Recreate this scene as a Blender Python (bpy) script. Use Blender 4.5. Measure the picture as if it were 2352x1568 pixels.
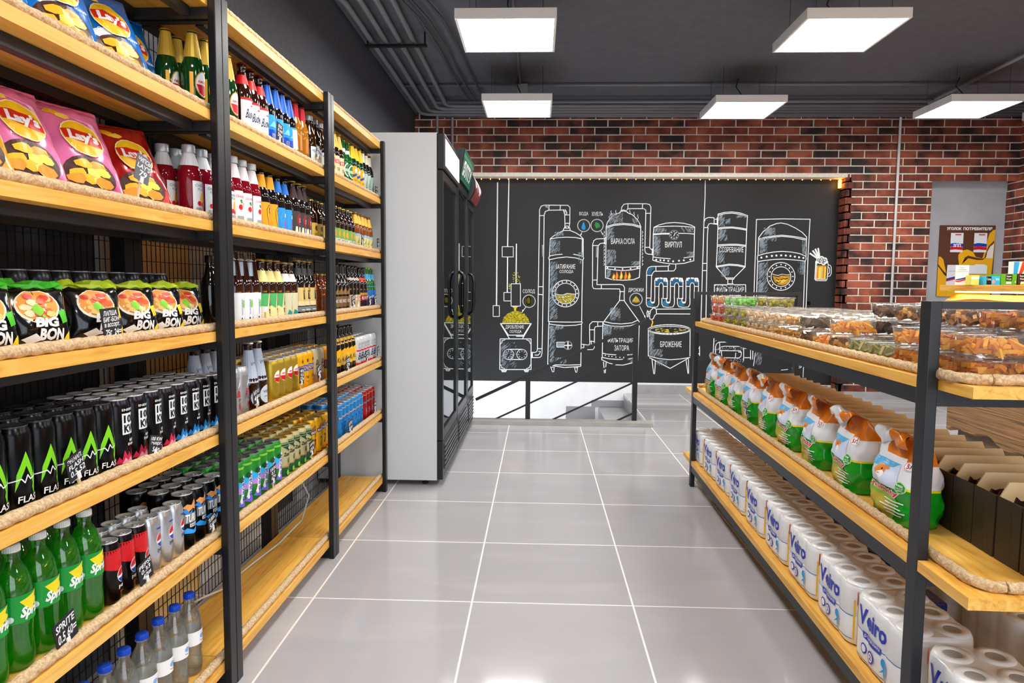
import bpy, bmesh, math, random
from mathutils import Vector, Matrix
from math import pi, sin, cos
random.seed(7)
for o in list(bpy.data.objects): bpy.data.objects.remove(o)
SC = bpy.context.scene
COL = SC.collection

# ---------------------------------------------------------------- camera
CAM_R = Vector((0.999270, 0.036710, 0.010674))
def rot_cam(pitch, yaw, roll):
    w0 = Vector((-sin(yaw), cos(yaw), 0)); r0 = Vector((cos(yaw), sin(yaw), 0)); u0 = Vector((0, 0, 1))
    w = w0*cos(pitch) - u0*sin(pitch); u = u0*cos(pitch) + w0*sin(pitch)
    r = r0*cos(roll) - u*sin(roll); u2 = u*cos(roll) + r0*sin(roll)
    return r, u2, w
cd = bpy.data.cameras.new('camera'); cam = bpy.data.objects.new('camera', cd); COL.objects.link(cam)
cd.sensor_width = 36.0; cd.lens = 1592.0/2352*36.0; cd.clip_start = .05; cd.clip_end = 100
_r, _u, _w = rot_cam(.0803841, .0373715, -.00795586)
m4 = Matrix((( _r.x, _u.x, -_w.x, 0), (_r.y, _u.y, -_w.y, 0), (_r.z, _u.z, -_w.z, 1.215), (0, 0, 0, 1)))
cam.matrix_world = m4
SC.camera = cam

# ---------------------------------------------------------------- world, exposure
SC.view_settings.view_transform = 'Standard'; SC.view_settings.look = 'None'
SC.view_settings.gamma = 1; SC.view_settings.use_curve_mapping = False
SC.view_settings.exposure = 1.42
try: SC.cycles.transparent_max_bounces = 32
except Exception: pass
LAMP = 11.0          # strength of the ceiling panels
W = bpy.data.worlds.new('world'); SC.world = W; W.use_nodes = True
W.node_tree.nodes['Background'].inputs[0].default_value = (.86, .92, 1, 1)
W.node_tree.nodes['Background'].inputs[1].default_value = 1.2

# ---------------------------------------------------------------- materials
def hexc(h):
    h = h.lstrip('#'); c = [int(h[i:i+2], 16)/255 for i in (0, 2, 4)]
    return tuple(((x/12.92) if x <= .04045 else ((x+.055)/1.055)**2.4) for x in c) + (1,)
MATS = {}
def mat(h, rough=.5, metal=0.0, trans=0.0, emit=0.0, ior=1.45, coat=0.0, bump=0.0, bscale=60):
    key = (h, rough, metal, trans, emit, ior, coat, bump)
    if key in MATS: return MATS[key]
    m = bpy.data.materials.new('mat_'+h.strip('#')); m.use_nodes = True
    b = m.node_tree.nodes['Principled BSDF']; I = b.inputs
    I['Base Color'].default_value = hexc(h); I['Roughness'].default_value = rough
    I['Metallic'].default_value = metal; I['IOR'].default_value = ior
    I['Transmission Weight'].default_value = trans
    I['Coat Weight'].default_value = coat; I['Coat Roughness'].default_value = .05
    if emit:
        I['Emission Color'].default_value = hexc(h); I['Emission Strength'].default_value = emit
    if bump:
        nt = m.node_tree; tc = nt.nodes.new('ShaderNodeTexCoord'); n = nt.nodes.new('ShaderNodeTexNoise')
        n.inputs['Scale'].default_value = bscale; n.inputs['Detail'].default_value = 3
        bp = nt.nodes.new('ShaderNodeBump'); bp.inputs['Strength'].default_value = bump; bp.inputs['Distance'].default_value = .01
        nt.links.new(tc.outputs['Object'], n.inputs['Vector']); nt.links.new(n.outputs['Fac'], bp.inputs['Height'])
        nt.links.new(bp.outputs['Normal'], I['Normal'])
    MATS[key] = m
    return m
def noise_mat(name, cols, scale, rough=.5, vec=(1, 1, 1), detail=5, bump=.0, metal=0, distort=0.0, gen='Object'):
    if name in MATS: return MATS[name]
    m = bpy.data.materials.new(name); m.use_nodes = True; nt = m.node_tree; N = nt.nodes.new; L = nt.links.new
    b = nt.nodes['Principled BSDF']; b.inputs['Roughness'].default_value = rough; b.inputs['Metallic'].default_value = metal
    tc = N('ShaderNodeTexCoord'); mp = N('ShaderNodeMapping'); mp.inputs['Scale'].default_value = vec
    n = N('ShaderNodeTexNoise'); n.inputs['Scale'].default_value = scale; n.inputs['Detail'].default_value = detail
    n.inputs['Distortion'].default_value = distort
    r = N('ShaderNodeValToRGB'); e = r.color_ramp.elements
    for i, (p, c) in enumerate(cols):
        if i < 2: e[i].position = p; e[i].color = hexc(c)
        else:
            q = e.new(p); q.color = hexc(c)
    L(tc.outputs[gen], mp.inputs['Vector']); L(mp.outputs[0], n.inputs['Vector']); L(n.outputs['Fac'], r.inputs['Fac'])
    L(r.outputs[0], b.inputs['Base Color'])
    if bump:
        bp = N('ShaderNodeBump'); bp.inputs['Strength'].default_value = bump; bp.inputs['Distance'].default_value = .01
        L(n.outputs['Fac'], bp.inputs['Height']); L(bp.outputs['Normal'], b.inputs['Normal'])
    MATS[name] = m
    return m
def clear_mat(name, tint='#ffffff', glossy=.14, rough=.03, body=0.0, top=.85, bodyc='#ffffff'):
    """thin clear plastic or glass: mostly transparent with a fresnel sheen"""
    if name in MATS: return MATS[name]
    m = bpy.data.materials.new(name); m.use_nodes = True; nt = m.node_tree; N = nt.nodes.new; L = nt.links.new
    nt.nodes.remove(nt.nodes['Principled BSDF'])
    t = N('ShaderNodeBsdfTransparent'); t.inputs[0].default_value = hexc(tint)
    g = N('ShaderNodeBsdfGlossy'); g.inputs['Roughness'].default_value = rough
    lw = N('ShaderNodeLayerWeight'); lw.inputs['Blend'].default_value = .35
    mr = N('ShaderNodeMapRange'); mr.inputs['To Min'].default_value = glossy; mr.inputs['To Max'].default_value = top
    if body:
        d = N('ShaderNodeBsdfTranslucent'); d.inputs[0].default_value = hexc(bodyc); d2 = N('ShaderNodeBsdfDiffuse'); d2.inputs[0].default_value = hexc(bodyc)
        m1 = N('ShaderNodeMixShader'); m1.inputs[0].default_value = .5; L(d.outputs[0], m1.inputs[1]); L(d2.outputs[0], m1.inputs[2])
        m2 = N('ShaderNodeMixShader'); m2.inputs[0].default_value = body; L(t.outputs[0], m2.inputs[1]); L(m1.outputs[0], m2.inputs[2]); t = m2
    mx = N('ShaderNodeMixShader'); L(lw.outputs['Fresnel'], mr.inputs['Value']); L(mr.outputs[0], mx.inputs[0])
    L(t.outputs[0], mx.inputs[1]); L(g.outputs[0], mx.inputs[2])
    L(mx.outputs[0], nt.nodes['Material Output'].inputs['Surface'])
    MATS[name] = m
    return m
def wood_mat(name, dark, mid, light, vec, scale=3.0, rough=.42, bump=.05):
    return noise_mat(name, [(.28, dark), (.74, light), (.46, mid)], scale, rough, vec, 8, bump, distort=1.6)

PINE = wood_mat('pine_board', '#d0902f', '#ecb04a', '#f6c96c', (14, .9, 14))
PINE_END = wood_mat('pine_counter', '#d79a48', '#efc070', '#f6d08a', (.9, 14, 14))
BLACK = mat('#18181c', .36, .15)
BLACK2 = mat('#25272c', .40, .15)
STEEL = mat('#d6d6d8', .25, 1.0)
WIRE = mat('#17171a', .45, .4)
ROPE = noise_mat('jute_rope', [(.3, '#b8946a'), (.7, '#e6cba4')], 160, .95, bump=.5)
PAPER = mat('#f3f1ec', .6)
WHITE = mat('#f7f7f7', .35)
CHALKW = mat('#f0f3f4', .9)

# ---------------------------------------------------------------- mesh helpers
class MB:
    def __init__(s): s.v = []; s.f = []; s.m = []; s.mats = []; s.sm = []
    def mi(s, m):
        if m not in s.mats: s.mats.append(m)
        return s.mats.index(m)
    def add(s, vs, fs, m, smooth=False):
        k = len(s.v); s.v += [tuple(v) for v in vs]; i = s.mi(m)
        for f in fs: s.f.append(tuple(k+j for j in f)); s.m.append(i); s.sm.append(smooth)
    def box(s, x0, x1, y0, y1, z0, z1, m, b=0.0):
        if x0 > x1: x0, x1 = x1, x0
        if y0 > y1: y0, y1 = y1, y0
        if z0 > z1: z0, z1 = z1, z0
        if b <= 0:
            vs = [(x, y, z) for x in (x0, x1) for y in (y0, y1) for z in (z0, z1)]
            s.add(vs, [(0, 1, 3, 2), (4, 6, 7, 5), (0, 4, 5, 1), (2, 3, 7, 6), (0, 2, 6, 4), (1, 5, 7, 3)], m)
        else:
            bm = bmesh.new(); bmesh.ops.create_cube(bm, size=1)
            for v in bm.verts:
                v.co = Vector(((x0+x1)/2+v.co.x*(x1-x0), (y0+y1)/2+v.co.y*(y1-y0), (z0+z1)/2+v.co.z*(z1-z0)))
            bmesh.ops.bevel(bm, geom=list(bm.edges), offset=b, segments=2, affect='EDGES', profile=.7)
            bm.verts.index_update()
            s.add([v.co for v in bm.verts], [[v.index for v in f.verts] for f in bm.faces], m); bm.free()
    def lathe(s, prof, m, seg=24, cx=0, cy=0, smooth=True, mats=None):
        """prof: [(r,z)]; mats: per-segment material"""
        rows = []
        k0 = len(s.v)
        for r, z in prof:
            if r <= 1e-6: rows.append([len(s.v)]); s.v.append((cx, cy, z))
            else:
                rows.append(list(range(len(s.v), len(s.v)+seg)))
                for i in range(seg):
                    a = 2*pi*i/seg; s.v.append((cx+r*cos(a), cy+r*sin(a), z))
        for j in range(len(prof)-1):
            A, B = rows[j], rows[j+1]; mm = s.mi(mats[j] if mats else m)
            for i in range(seg):
                n = (i+1) % seg
                if len(A) == 1 and len(B) == 1: continue
                if len(A) == 1: f = (A[0], B[n], B[i])
                elif len(B) == 1: f = (A[i], A[n], B[0])
                else: f = (A[i], A[n], B[n], B[i])
                s.f.append(f); s.m.append(mm); s.sm.append(smooth)
    def tube(s, pts, r, m, seg=8, closed=False, mod=None):
        pts = [Vector(p) for p in pts]; n = len(pts); k = len(s.v); mm = s.mi(m)
        up = None
        for i, p in enumerate(pts):
            d = (pts[min(i+1, n-1)]-pts[max(i-1, 0)]).normalized()
            if up is None:
                up = Vector((0, 0, 1)) if abs(d.z) < .9 else Vector((1, 0, 0))
            a = d.cross(up)
            if a.length < 1e-5: a = d.orthogonal()
            a.normalize(); b = a.cross(d).normalized(); up = b
            for j in range(seg):
                t = 2*pi*j/seg; rr = r*(mod(i, t) if mod else 1)
                s.v.append(tuple(p+a*cos(t)*rr+b*sin(t)*rr))
        for i in range(n-1):
            for j in range(seg):
                q = (j+1) % seg
                s.f.append((k+i*seg+j, k+i*seg+q, k+(i+1)*seg+q, k+(i+1)*seg+j)); s.m.append(mm); s.sm.append(True)
        s.f.append(tuple(k+j for j in range(seg))[::-1]); s.m.append(mm); s.sm.append(False)
        s.f.append(tuple(k+(n-1)*seg+j for j in range(seg))); s.m.append(mm); s.sm.append(False)
    def build(s, name, parent=None, loc=None):
        me = bpy.data.meshes.new(name); me.from_pydata(s.v, [], s.f)
        for m in s.mats: me.materials.append(m)
        me.polygons.foreach_set('material_index', s.m); me.polygons.foreach_set('use_smooth', s.sm)
        me.update()
        o = bpy.data.objects.new(name, me); COL.objects.link(o)
        if parent: o.parent = parent
        if loc: o.location = loc
        return o
def tag(o, label=None, cat=None, group=None, kind=None):
    if label: o['label'] = label
    if cat: o['category'] = cat
    if group: o['group'] = group
    if kind: o['kind'] = kind
    return o
def empty(name, label, cat, loc=(0, 0, 0), rz=0, group=None):
    o = bpy.data.objects.new(name, None); COL.objects.link(o); o.empty_display_size = .05
    o.location = loc; o.rotation_euler = (0, 0, rz)
    return tag(o, label, cat, group)
def dup(root, loc, rot=None, label=None, group=None):
    def cp(o, par):
        c = o.copy(); COL.objects.link(c)
        if par: c.parent = par
        for ch in o.children: cp(ch, c)
        return c
    r = cp(root, None); r.location = loc
    if rot is not None: r.rotation_euler = rot
    if label: r['label'] = label
    if group: r['group'] = group
    return r
def struct(mb, name): return tag(mb.build(name), kind='structure')

# ---------------------------------------------------------------- text and printed artwork
TXT = {}
def text_geo(s, bold=0.0):
    key = (s, bold)
    if key in TXT: return TXT[key]
    c = bpy.data.curves.new('t', 'FONT'); c.body = s; c.size = 1; c.resolution_u = 2; c.offset = bold; c.fill_mode = 'FRONT' if False else 'BOTH'
    o = bpy.data.objects.new('t', c); COL.objects.link(o)
    bpy.context.view_layer.update()
    me = bpy.data.meshes.new_from_object(o.evaluated_get(bpy.context.evaluated_depsgraph_get()))
    vs = [(v.co.x, v.co.y) for v in me.vertices]; fs = [tuple(p.vertices) for p in me.polygons]
    bpy.data.objects.remove(o); bpy.data.curves.remove(c); bpy.data.meshes.remove(me)
    if not vs: vs = [(0, 0), (1, 0), (1, 1)]; fs = [(0, 1, 2)]
    x0 = min(v[0] for v in vs); x1 = max(v[0] for v in vs); y0 = min(v[1] for v in vs); y1 = max(v[1] for v in vs)
    vs = [((x-x0)/(x1-x0), (y-y0)/(y1-y0)) for x, y in vs]
    TXT[key] = (vs, fs)
    return TXT[key]
def art(items, F, name, parent, step=.006, lift=.00025, cutv=False):
    """items drawn in (u,v) metres, cut finely and wrapped through F(u,v,w)->xyz.
    ('R',u0,v0,u1,v1,mat) ('P',[(u,v)..],mat) ('E',cu,cv,ru,rv,mat) ('T',s,u0,v0,u1,v1,mat[,shear,rot90])"""
    bm = bmesh.new(); mats = []
    for k, it in enumerate(items):
        w = .0004+k*lift
        if it[0] == 'R':
            _, a, b, c, d, m = it; vs = [(a, b), (c, b), (c, d), (a, d)]; fs = [(0, 1, 2, 3)]
        elif it[0] == 'P':
            vs = it[1]; fs = [tuple(range(len(vs)))]; m = it[2]
        elif it[0] == 'E':
            _, cu, cv, ru, rv, m = it; n = 20
            vs = [(cu+ru*cos(2*pi*i/n), cv+rv*sin(2*pi*i/n)) for i in range(n)]; fs = [tuple(range(n))]
        elif it[0] == 'L':
            pts, wd, m = it[1], it[2], it[3]; vs = []; fs = []
            for i in range(len(pts)-1):
                (x0, y0), (x1, y1) = pts[i], pts[i+1]; l = math.hypot(x1-x0, y1-y0)
                if l < 1e-9: continue
                dx, dy = (x1-x0)/l*wd/2, (y1-y0)/l*wd/2
                q = len(vs); vs += [(x0-dx*.6-dy, y0-dy*.6+dx), (x0-dx*.6+dy, y0-dy*.6-dx), (x1+dx*.6+dy, y1+dy*.6-dx), (x1+dx*.6-dy, y1+dy*.6+dx)]
                fs.append((q, q+1, q+2, q+3))
        else:
            s, a, b, c, d, m = it[1:7]; sh = it[7] if len(it) > 7 else 0; rt = it[8] if len(it) > 8 else 0
            bd = it[9] if len(it) > 9 else .012
            g, fs = text_geo(s, bd)
            if rt == 1: vs = [(a+(c-a)*(1-y), b+(d-b)*x) for x, y in g]
            else: vs = [(a+(c-a)*x+sh*(d-b)*y, b+(d-b)*y+rt*(x)*(c-a)) for x, y in g]
        if m not in mats: mats.append(m)
        mi = mats.index(m)
        bv = [bm.verts.new((x, y, w)) for x, y in vs]
        for f in fs:
            try: nf = bm.faces.new([bv[i] for i in f])
            except ValueError: continue
            nf.material_index = mi; nf.normal_update()
            if nf.normal.z < 0: nf.normal_flip()
    ng = [f for f in bm.faces if len(f.verts) > 4]
    if ng: bmesh.ops.triangulate(bm, faces=ng)
    if step:
        us = [v.co.x for v in bm.verts]; u0, u1 = min(us), max(us); u = math.ceil(u0/step)*step
        while u < u1:
            bmesh.ops.bisect_plane(bm, geom=bm.verts[:]+bm.edges[:]+bm.faces[:], plane_co=(u, 0, 0), plane_no=(1, 0, 0), dist=1e-6); u += step
        if cutv:
            vs_ = [v.co.y for v in bm.verts]; u0, u1 = min(vs_), max(vs_); u = math.ceil(u0/step)*step
            while u < u1:
                bmesh.ops.bisect_plane(bm, geom=bm.verts[:]+bm.edges[:]+bm.faces[:], plane_co=(0, u, 0), plane_no=(0, 1, 0), dist=1e-6); u += step
    for v in bm.verts: v.co = Vector(F(v.co.x, v.co.y, v.co.z))
    me = bpy.data.meshes.new(name); bm.to_mesh(me); bm.free()
    for m in mats: me.materials.append(m)
    o = bpy.data.objects.new(name, me); COL.objects.link(o)
    if parent: o.parent = parent
    return o
ORD = ['nearest', 'second', 'third', 'fourth', 'fifth', 'sixth', 'seventh', 'eighth', 'ninth', 'tenth', 'eleventh', 'twelfth', 'thirteenth', 'fourteenth', 'fifteenth', 'sixteenth', 'seventeenth', 'eighteenth', 'nineteenth', 'twentieth', 'twenty-first', 'twenty-second', 'twenty-third', 'twenty-fourth', 'twenty-fifth', 'twenty-sixth']
def nth(i, n):
    if n == 1: return ''
    if i == n-1 and n > 2: return 'farthest'
    return ORD[i]

# ================================================================ ROOM SHELL
XL, XR, YB, YF, ZC = -1.37, 5.10, 7.70, -3.0, 3.09
YC = 7.87                                   # chalkboard plane, set back behind the brick

def floor_mat():
    m = bpy.data.materials.new('floor_tiles'); m.use_nodes = True; nt = m.node_tree; N = nt.nodes.new; L = nt.links.new
    b = nt.nodes['Principled BSDF']
    tc = N('ShaderNodeTexCoord'); mp = N('ShaderNodeMapping'); mp.inputs['Location'].default_value = (.2395+.003, -.106, 0)
    br = N('ShaderNodeTexBrick'); br.offset = 0; br.squash = 1
    br.inputs['Scale'].default_value = 1; br.inputs['Brick Width'].default_value = .617; br.inputs['Row Height'].default_value = .617
    br.inputs['Mortar Size'].default_value = .0036; br.inputs['Mortar Smooth'].default_value = 0
    br.inputs['Color1'].default_value = hexc('#b4b2b6'); br.inputs['Color2'].default_value = hexc('#aeacb0'); br.inputs['Mortar'].default_value = hexc('#e9e6e2')
    n = N('ShaderNodeTexNoise'); n.inputs['Scale'].default_value = 2.2; n.inputs['Detail'].default_value = 8; n.inputs['Distortion'].default_value = .6
    mv = N('ShaderNodeMapping'); mv.inputs['Scale'].default_value = (.6, 2.6, 1)
    mx = N('ShaderNodeMix'); mx.data_type = 'RGBA'; mx.blend_type = 'SCREEN'; mr = N('ShaderNodeMapRange')
    mr.inputs['From Min'].default_value = .52; mr.inputs['From Max'].default_value = .8; mr.inputs['To Max'].default_value = .35
    L(tc.outputs['Object'], mp.inputs[0]); L(mp.outputs[0], br.inputs['Vector']); L(tc.outputs['Object'], mv.inputs[0]); L(mv.outputs[0], n.inputs['Vector'])
    L(n.outputs['Fac'], mr.inputs['Value']); L(mr.outputs[0], mx.inputs[0]); L(br.outputs['Color'], mx.inputs[6])
    mx.inputs[7].default_value = hexc('#8c8a8c'); L(mx.outputs[2], b.inputs['Base Color'])
    ro = N('ShaderNodeMapRange'); ro.inputs['To Min'].default_value = .09; ro.inputs['To Max'].default_value = .6
    L(br.outputs['Fac'], ro.inputs['Value']); L(ro.outputs[0], b.inputs['Roughness'])
    b.inputs['IOR'].default_value = 1.55
    return m
FLOOR = floor_mat()
DARKP = noise_mat('dark_paint', [(.3, '#3a3b43'), (.7, '#44454e')], 30, .75, bump=.05)
CEIL = noise_mat('ceiling_paint', [(.3, '#595a61'), (.7, '#62636a')], 12, .7, bump=.05)
GREYT = noise_mat('grey_tile', [(.3, '#9b9b9e'), (.7, '#adadb0')], 6, .25)
WPAINT = noise_mat('white_plaster', [(.3, '#e6e7ea'), (.7, '#f0f1f3')], 6, .6, bump=.03)
# floor with the stair opening left free
SX0, SX1, SY0, SY1 = -2.2, .985, 5.99, 7.87
fl = MB()
def fquad(x0, x1, y0, y1): fl.box(x0, x1, y0, y1, -.03, 0, FLOOR)
fquad(-2.4, XR+.2, YF, SY0); fquad(SX1, XR+.2, SY0, 8.1)
struct(fl, 'floor')
cl = MB(); cl.box(-2.4, XR+.2, YF, 8.2, ZC, ZC+.15, CEIL); struct(cl, 'ceiling')
wl = MB(); wl.box(XL-.12, XL, YF, 8.0, -.03, ZC, DARKP); struct(wl, 'wall_left')
# the lower well of the stairs: white plaster, grey tiled treads
sw = MB()
sw.box(XL, 3.34, YC, YC+.15, -1.6, .126, WPAINT)
sw.box(XL, -.545, SY0, YC, -1.6, -1.45, WPAINT)
struct(sw, 'wall_stairwell')
GL = mat('#8f8f93', .3)
st = MB()
for i, (x1, z) in enumerate(((SX1, -.16), (.70, -.31), (.42, -.46), (.14, -.61), (-.14, -.76), (-.42, -.91))):
    st.box(x1-.30 if i else .70, x1, SY0+.03, YC-.001, z-.16, z, GREYT)
st.box(.62, 1.08, YC-.012, YC, -.155, -.08, GL)
st.box(.33, .66, YC-.012, YC, -.31, -.155, GL)
st.box(SX1-.0, SX1+.012, SY0+.02, YC, -.30, -.031, GL)
struct(st, 'floor_steps')
cb = MB(); cb.box(-.60, SX1+.02, 5.965, 6.12, 0, .035, noise_mat('curb_tile', [(.3, '#a5a29f'), (.7, '#b9b5b2')], 8, .35)); struct(cb, 'trim_1')
# chalkboard wall and back brick wall
CHB = noise_mat('chalkboard', [(.35, '#161618'), (.65, '#1c1c1e')], 3, .62)
wc = MB(); wc.box(XL, 3.45, YC, YC+.12, .127, 2.9, CHB); struct(wc, 'wall_chalkboard')
bl = MB(); bl.box(SX1+.10, 3.31, YC-.014, YC, 0, .105, GREYT); struct(bl, 'baseboard_back')
bl = MB(); bl.box(3.33, XR, YB-.012, YB, 0, .085, GREYT); struct(bl, 'baseboard_right')

def brick_mat():
    m = bpy.data.materials.new('red_brick'); m.use_nodes = True; nt = m.node_tree; N = nt.nodes.new; L = nt.links.new
    b = nt.nodes['Principled BSDF']; b.inputs['Roughness'].default_value = .7
    at = N('ShaderNodeAttribute'); at.attribute_name = 'tone'
    tc = N('ShaderNodeTexCoord'); n = N('ShaderNodeTexNoise'); n.inputs['Scale'].default_value = 5.5; n.inputs['Detail'].default_value = 6
    ad = N('ShaderNodeMath'); ad.operation = 'ADD'; mu = N('ShaderNodeMath'); mu.operation = 'MULTIPLY'; mu.inputs[1].default_value = .30
    r = N('ShaderNodeValToRGB'); e = r.color_ramp.elements
    e[0].position = .40; e[0].color = hexc('#231714'); e[1].position = .84; e[1].color = hexc('#ad5c42')
    for p, c in ((.49, '#3b201a'), (.57, '#6a3224'), (.70, '#86402d')): q = e.new(p); q.color = hexc(c)
    L(at.outputs['Fac'], mu.inputs[0]); L(mu.outputs[0], ad.inputs[0]); L(tc.outputs['Object'], n.inputs['Vector']); L(n.outputs['Fac'], ad.inputs[1])
    L(ad.outputs[0], r.inputs['Fac']); L(r.outputs[0], b.inputs['Base Color'])
    n2 = N('ShaderNodeTexNoise'); n2.inputs['Scale'].default_value = 70; n2.inputs['Detail'].default_value = 4
    bp = N('ShaderNodeBump'); bp.inputs['Strength'].default_value = .35; bp.inputs['Distance'].default_value = .006
    L(tc.outputs['Object'], n2.inputs['Vector']); L(n2.outputs['Fac'], bp.inputs['Height']); L(bp.outputs[0], b.inputs['Normal'])
    return m
BRICK = brick_mat(); MORTAR = noise_mat('pale_mortar', [(.3, '#e6dccb'), (.7, '#f8f1e4')], 40, .9, bump=.2)
RH, BW, MG, Z0B = .0815, .274, .0135, .085
def brick_wall(name, P0, U, Nn, u0, u1, z0, z1, holes=(), phase=0.0, back=.1):
    """bricks laid as separate chamfered blocks on a mortar bed. P0 origin, U along the wall, Nn outward normal"""
    vs = []; fs = []; mi = []; tone = []
    def P(u, z, d): return (P0[0]+U[0]*u+Nn[0]*d, P0[1]+U[1]*u+Nn[1]*d, z)
    def flip(f): return f
    # mortar bed pieces around holes
    def bed(a, b, c, d):
        if b-a < .001 or d-c < .001: return
        k = len(vs); vs.extend([P(a, c, 0), P(b, c, 0), P(b, d, 0), P(a, d, 0), P(a, c, -back), P(b, c, -back), P(b, d, -back), P(a, d, -back)])
        for f in ((0, 1, 2, 3), (5, 4, 7, 6), (0, 4, 5, 1), (1, 5, 6, 2), (2, 6, 7, 3), (3, 7, 4, 0)): fs.append(tuple(k+i for i in f)); mi.append(0)
        tone.extend([0]*8)
    cuts = sorted(set([u0, u1]+[h for H in holes for h in H[:2]]))
    for a, b in zip(cuts[:-1], cuts[1:]):
        mid = (a+b)/2; zz = [(z0, z1)]
        for h in holes:
            if h[0] < mid < h[1]:
                nz = []
                for c, d in zz:
                    if h[2] > c: nz.append((c, min(d, h[2])))
                    if h[3] < d: nz.append((max(c, h[3]), d))
                zz = nz
        for c, d in zz: bed(a, b, c, d)
    r = 0; z = Z0B
    while z < z1:
        zt = min(z+RH-MG, z1); off = phase+(BW/2 if r % 2 else 0)+random.uniform(-.006, .006)
        u = math.floor((u0-off)/BW)*BW+off
        while u < u1:
            segs = [(max(u, u0), min(u+BW-MG, u1))]
            for h in holes:
                if h[2]-.02 < (z+zt)/2 < h[3]+.0:
                    ns = []
                    for a, b in segs:
                        if b <= h[0] or a >= h[1]: ns.append((a, b)); continue
                        if a < h[0]: ns.append((a, h[0]))
                        if b > h[1]: ns.append((h[1], b))
                    segs = ns
            t = random.random() if random.random() > .3 else random.random()*.35
            for a, b in segs:
                if b-a < .02 or zt-z < .01 or z < z0-.01: continue
                k = len(vs); c = .004; j = [random.uniform(-.0015, .0015) for _ in range(4)]; dd = .011+random.uniform(-.002, .003)
                vs.extend([P(a, z, 0), P(b, z, 0), P(b, zt, 0), P(a, zt, 0), P(a+c*.4, z+j[0], dd-c), P(b-c*.4, z+j[1], dd-c), P(b-c*.4, zt+j[2], dd-c), P(a+c*.4, zt+j[3], dd-c),
                           P(a+c*1.6, z+c, dd), P(b-c*1.6, z+c, dd), P(b-c*1.6, zt-c, dd), P(a+c*1.6, zt-c, dd)])
                for f in ((8, 9, 10, 11), (4, 5, 9, 8), (5, 6, 10, 9), (6, 7, 11, 10), (7, 4, 8, 11), (0, 1, 5, 4), (1, 2, 6, 5), (2, 3, 7, 6), (3, 0, 4, 7)): fs.append(tuple(k+i for i in f)); mi.append(1)
                tone.extend([t]*12)
            u += BW
        z += RH; r += 1
    me = bpy.data.meshes.new(name); me.from_pydata(vs, [], fs); me.materials.append(MORTAR); me.materials.append(BRICK)
    me.polygons.foreach_set('material_index', mi)
    a = me.attributes.new('tone', 'FLOAT', 'POINT'); a.data.foreach_set('value', tone); me.update()
    o = bpy.data.objects.new(name, me); COL.objects.link(o); tag(o, kind='structure'); return o
brick_wall('wall_back', (0, YB, 0), (1, 0), (0, -1), XL, XR, 0, ZC, holes=((-3, 3.31, -1, 2.405), (4.20, 5.2, -1, 2.39)), phase=.055, back=.45)
brick_wall('trim_2', (3.31, YC, 0), (0, -1), (-1, 0), .0, .17, 0, 2.405, phase=.1, back=.05)
brick_wall('wall_right', (XR, 8.0, 0), (0, -1), (-1, 0), 0, 11, 0, ZC, phase=.0, back=.15)
nn = MB(); nn.box(4.20, XR, YB+.16, YB+.2, 0, 2.6, noise_mat('niche_paint', [(.3, '#a9acb3'), (.7, '#b2b5bc')], 5, .6)); struct(nn, 'wall_niche')
fw = MB(); fw.box(-2.4, -1.0, YF-.1, YF, 0, ZC, WPAINT); fw.box(4.6, XR+.2, YF-.1, YF, 0, ZC, WPAINT); fw.box(-1.0, 4.6, YF-.1, YF, 2.6, ZC, WPAINT); fw.box(-1.0, 4.6, YF-.1, YF, 0, .25, WPAINT)
struct(fw, 'wall_front')
wi = MB()
for x in (-1.0, .4, 1.8, 3.2, 4.55): wi.box(x, x+.05, YF-.09, YF-.03, .25, 2.6, BLACK2)
wi.box(-1.0, 4.6, YF-.09, YF-.03, 2.55, 2.6, BLACK2); wi.box(-1.0, 4.6, YF-.09, YF-.03, .25, .3, BLACK2)
struct(wi, 'window_1')

# panels standing against the left wall, seen through the wire mesh
for (y0, y1, z1, c, lb) in ((2.15, 2.235, 2.3, '#b8ab9a', 'grey brown board leaning on the left wall behind the near rack'),
                            (2.24, 2.36, 2.05, '#f4f6f8', 'narrow white board leaning on the left wall behind the near rack'),
                            (2.37, 2.70, 1.52, '#eec27a', 'tan plywood sheet leaning behind the near rack, seen through wire mesh'),
                            (2.71, 3.46, 2.2, '#e2dccf', 'pale grey board leaning on the wall between near and middle racks'),
                            (3.85, 4.28, 2.3, '#c5c6c8', 'light grey board leaning on the wall behind the far rack')):
    y0 *= .975; y1 *= .975; q = MB(); q.box(XL+.005, XL+.03, y0, y1, 0, z1, mat(c, .6)); tag(q.build('wall_board'), lb, 'board')

# ---------------------------------------------------------------- ceiling services
def pipe_thing(name, label, cat, pts, r, m, group=None, seg=8):
    q = MB(); q.tube(pts, r, m, seg); return tag(q.build(name), label, cat, group)
def arc(c, r, a0, a1, z, n=6): return [(c[0]+r*cos(a0+(a1-a0)*i/n), c[1]+r*sin(a0+(a1-a0)*i/n), z) for i in range(n+1)]
PIPE = mat('#77797f', .4); PIPEB = mat('#4a4c52', .45)
xs = (-1.27, -1.165, -1.06, -.955); ys = (7.52, 7.40, 7.29, 7.18)
for i, (x, y) in enumerate(zip(xs, ys)):
    r = .10
    p = [(x-.25, 3.9-.1*i, 3.04), (x-.05, 4.35-.1*i, 3.035), (x, 4.6-.1*i, 3.03), (x, y-r, 3.03)]+[(x+r-r*cos(a), y-r+r*sin(a), 3.03) for a in (.3, .7, 1.1, 1.57)]+[(XR-.05, y, 3.03)]
    pipe_thing('ceiling_pipe', 'dark grey ceiling conduit bending along the back wall, %s from the left wall' % ('nearest', 'second', 'third', 'fourth')[i], 'pipe', p, .021, PIPE, 'parallel conduits under the ceiling')
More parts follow.
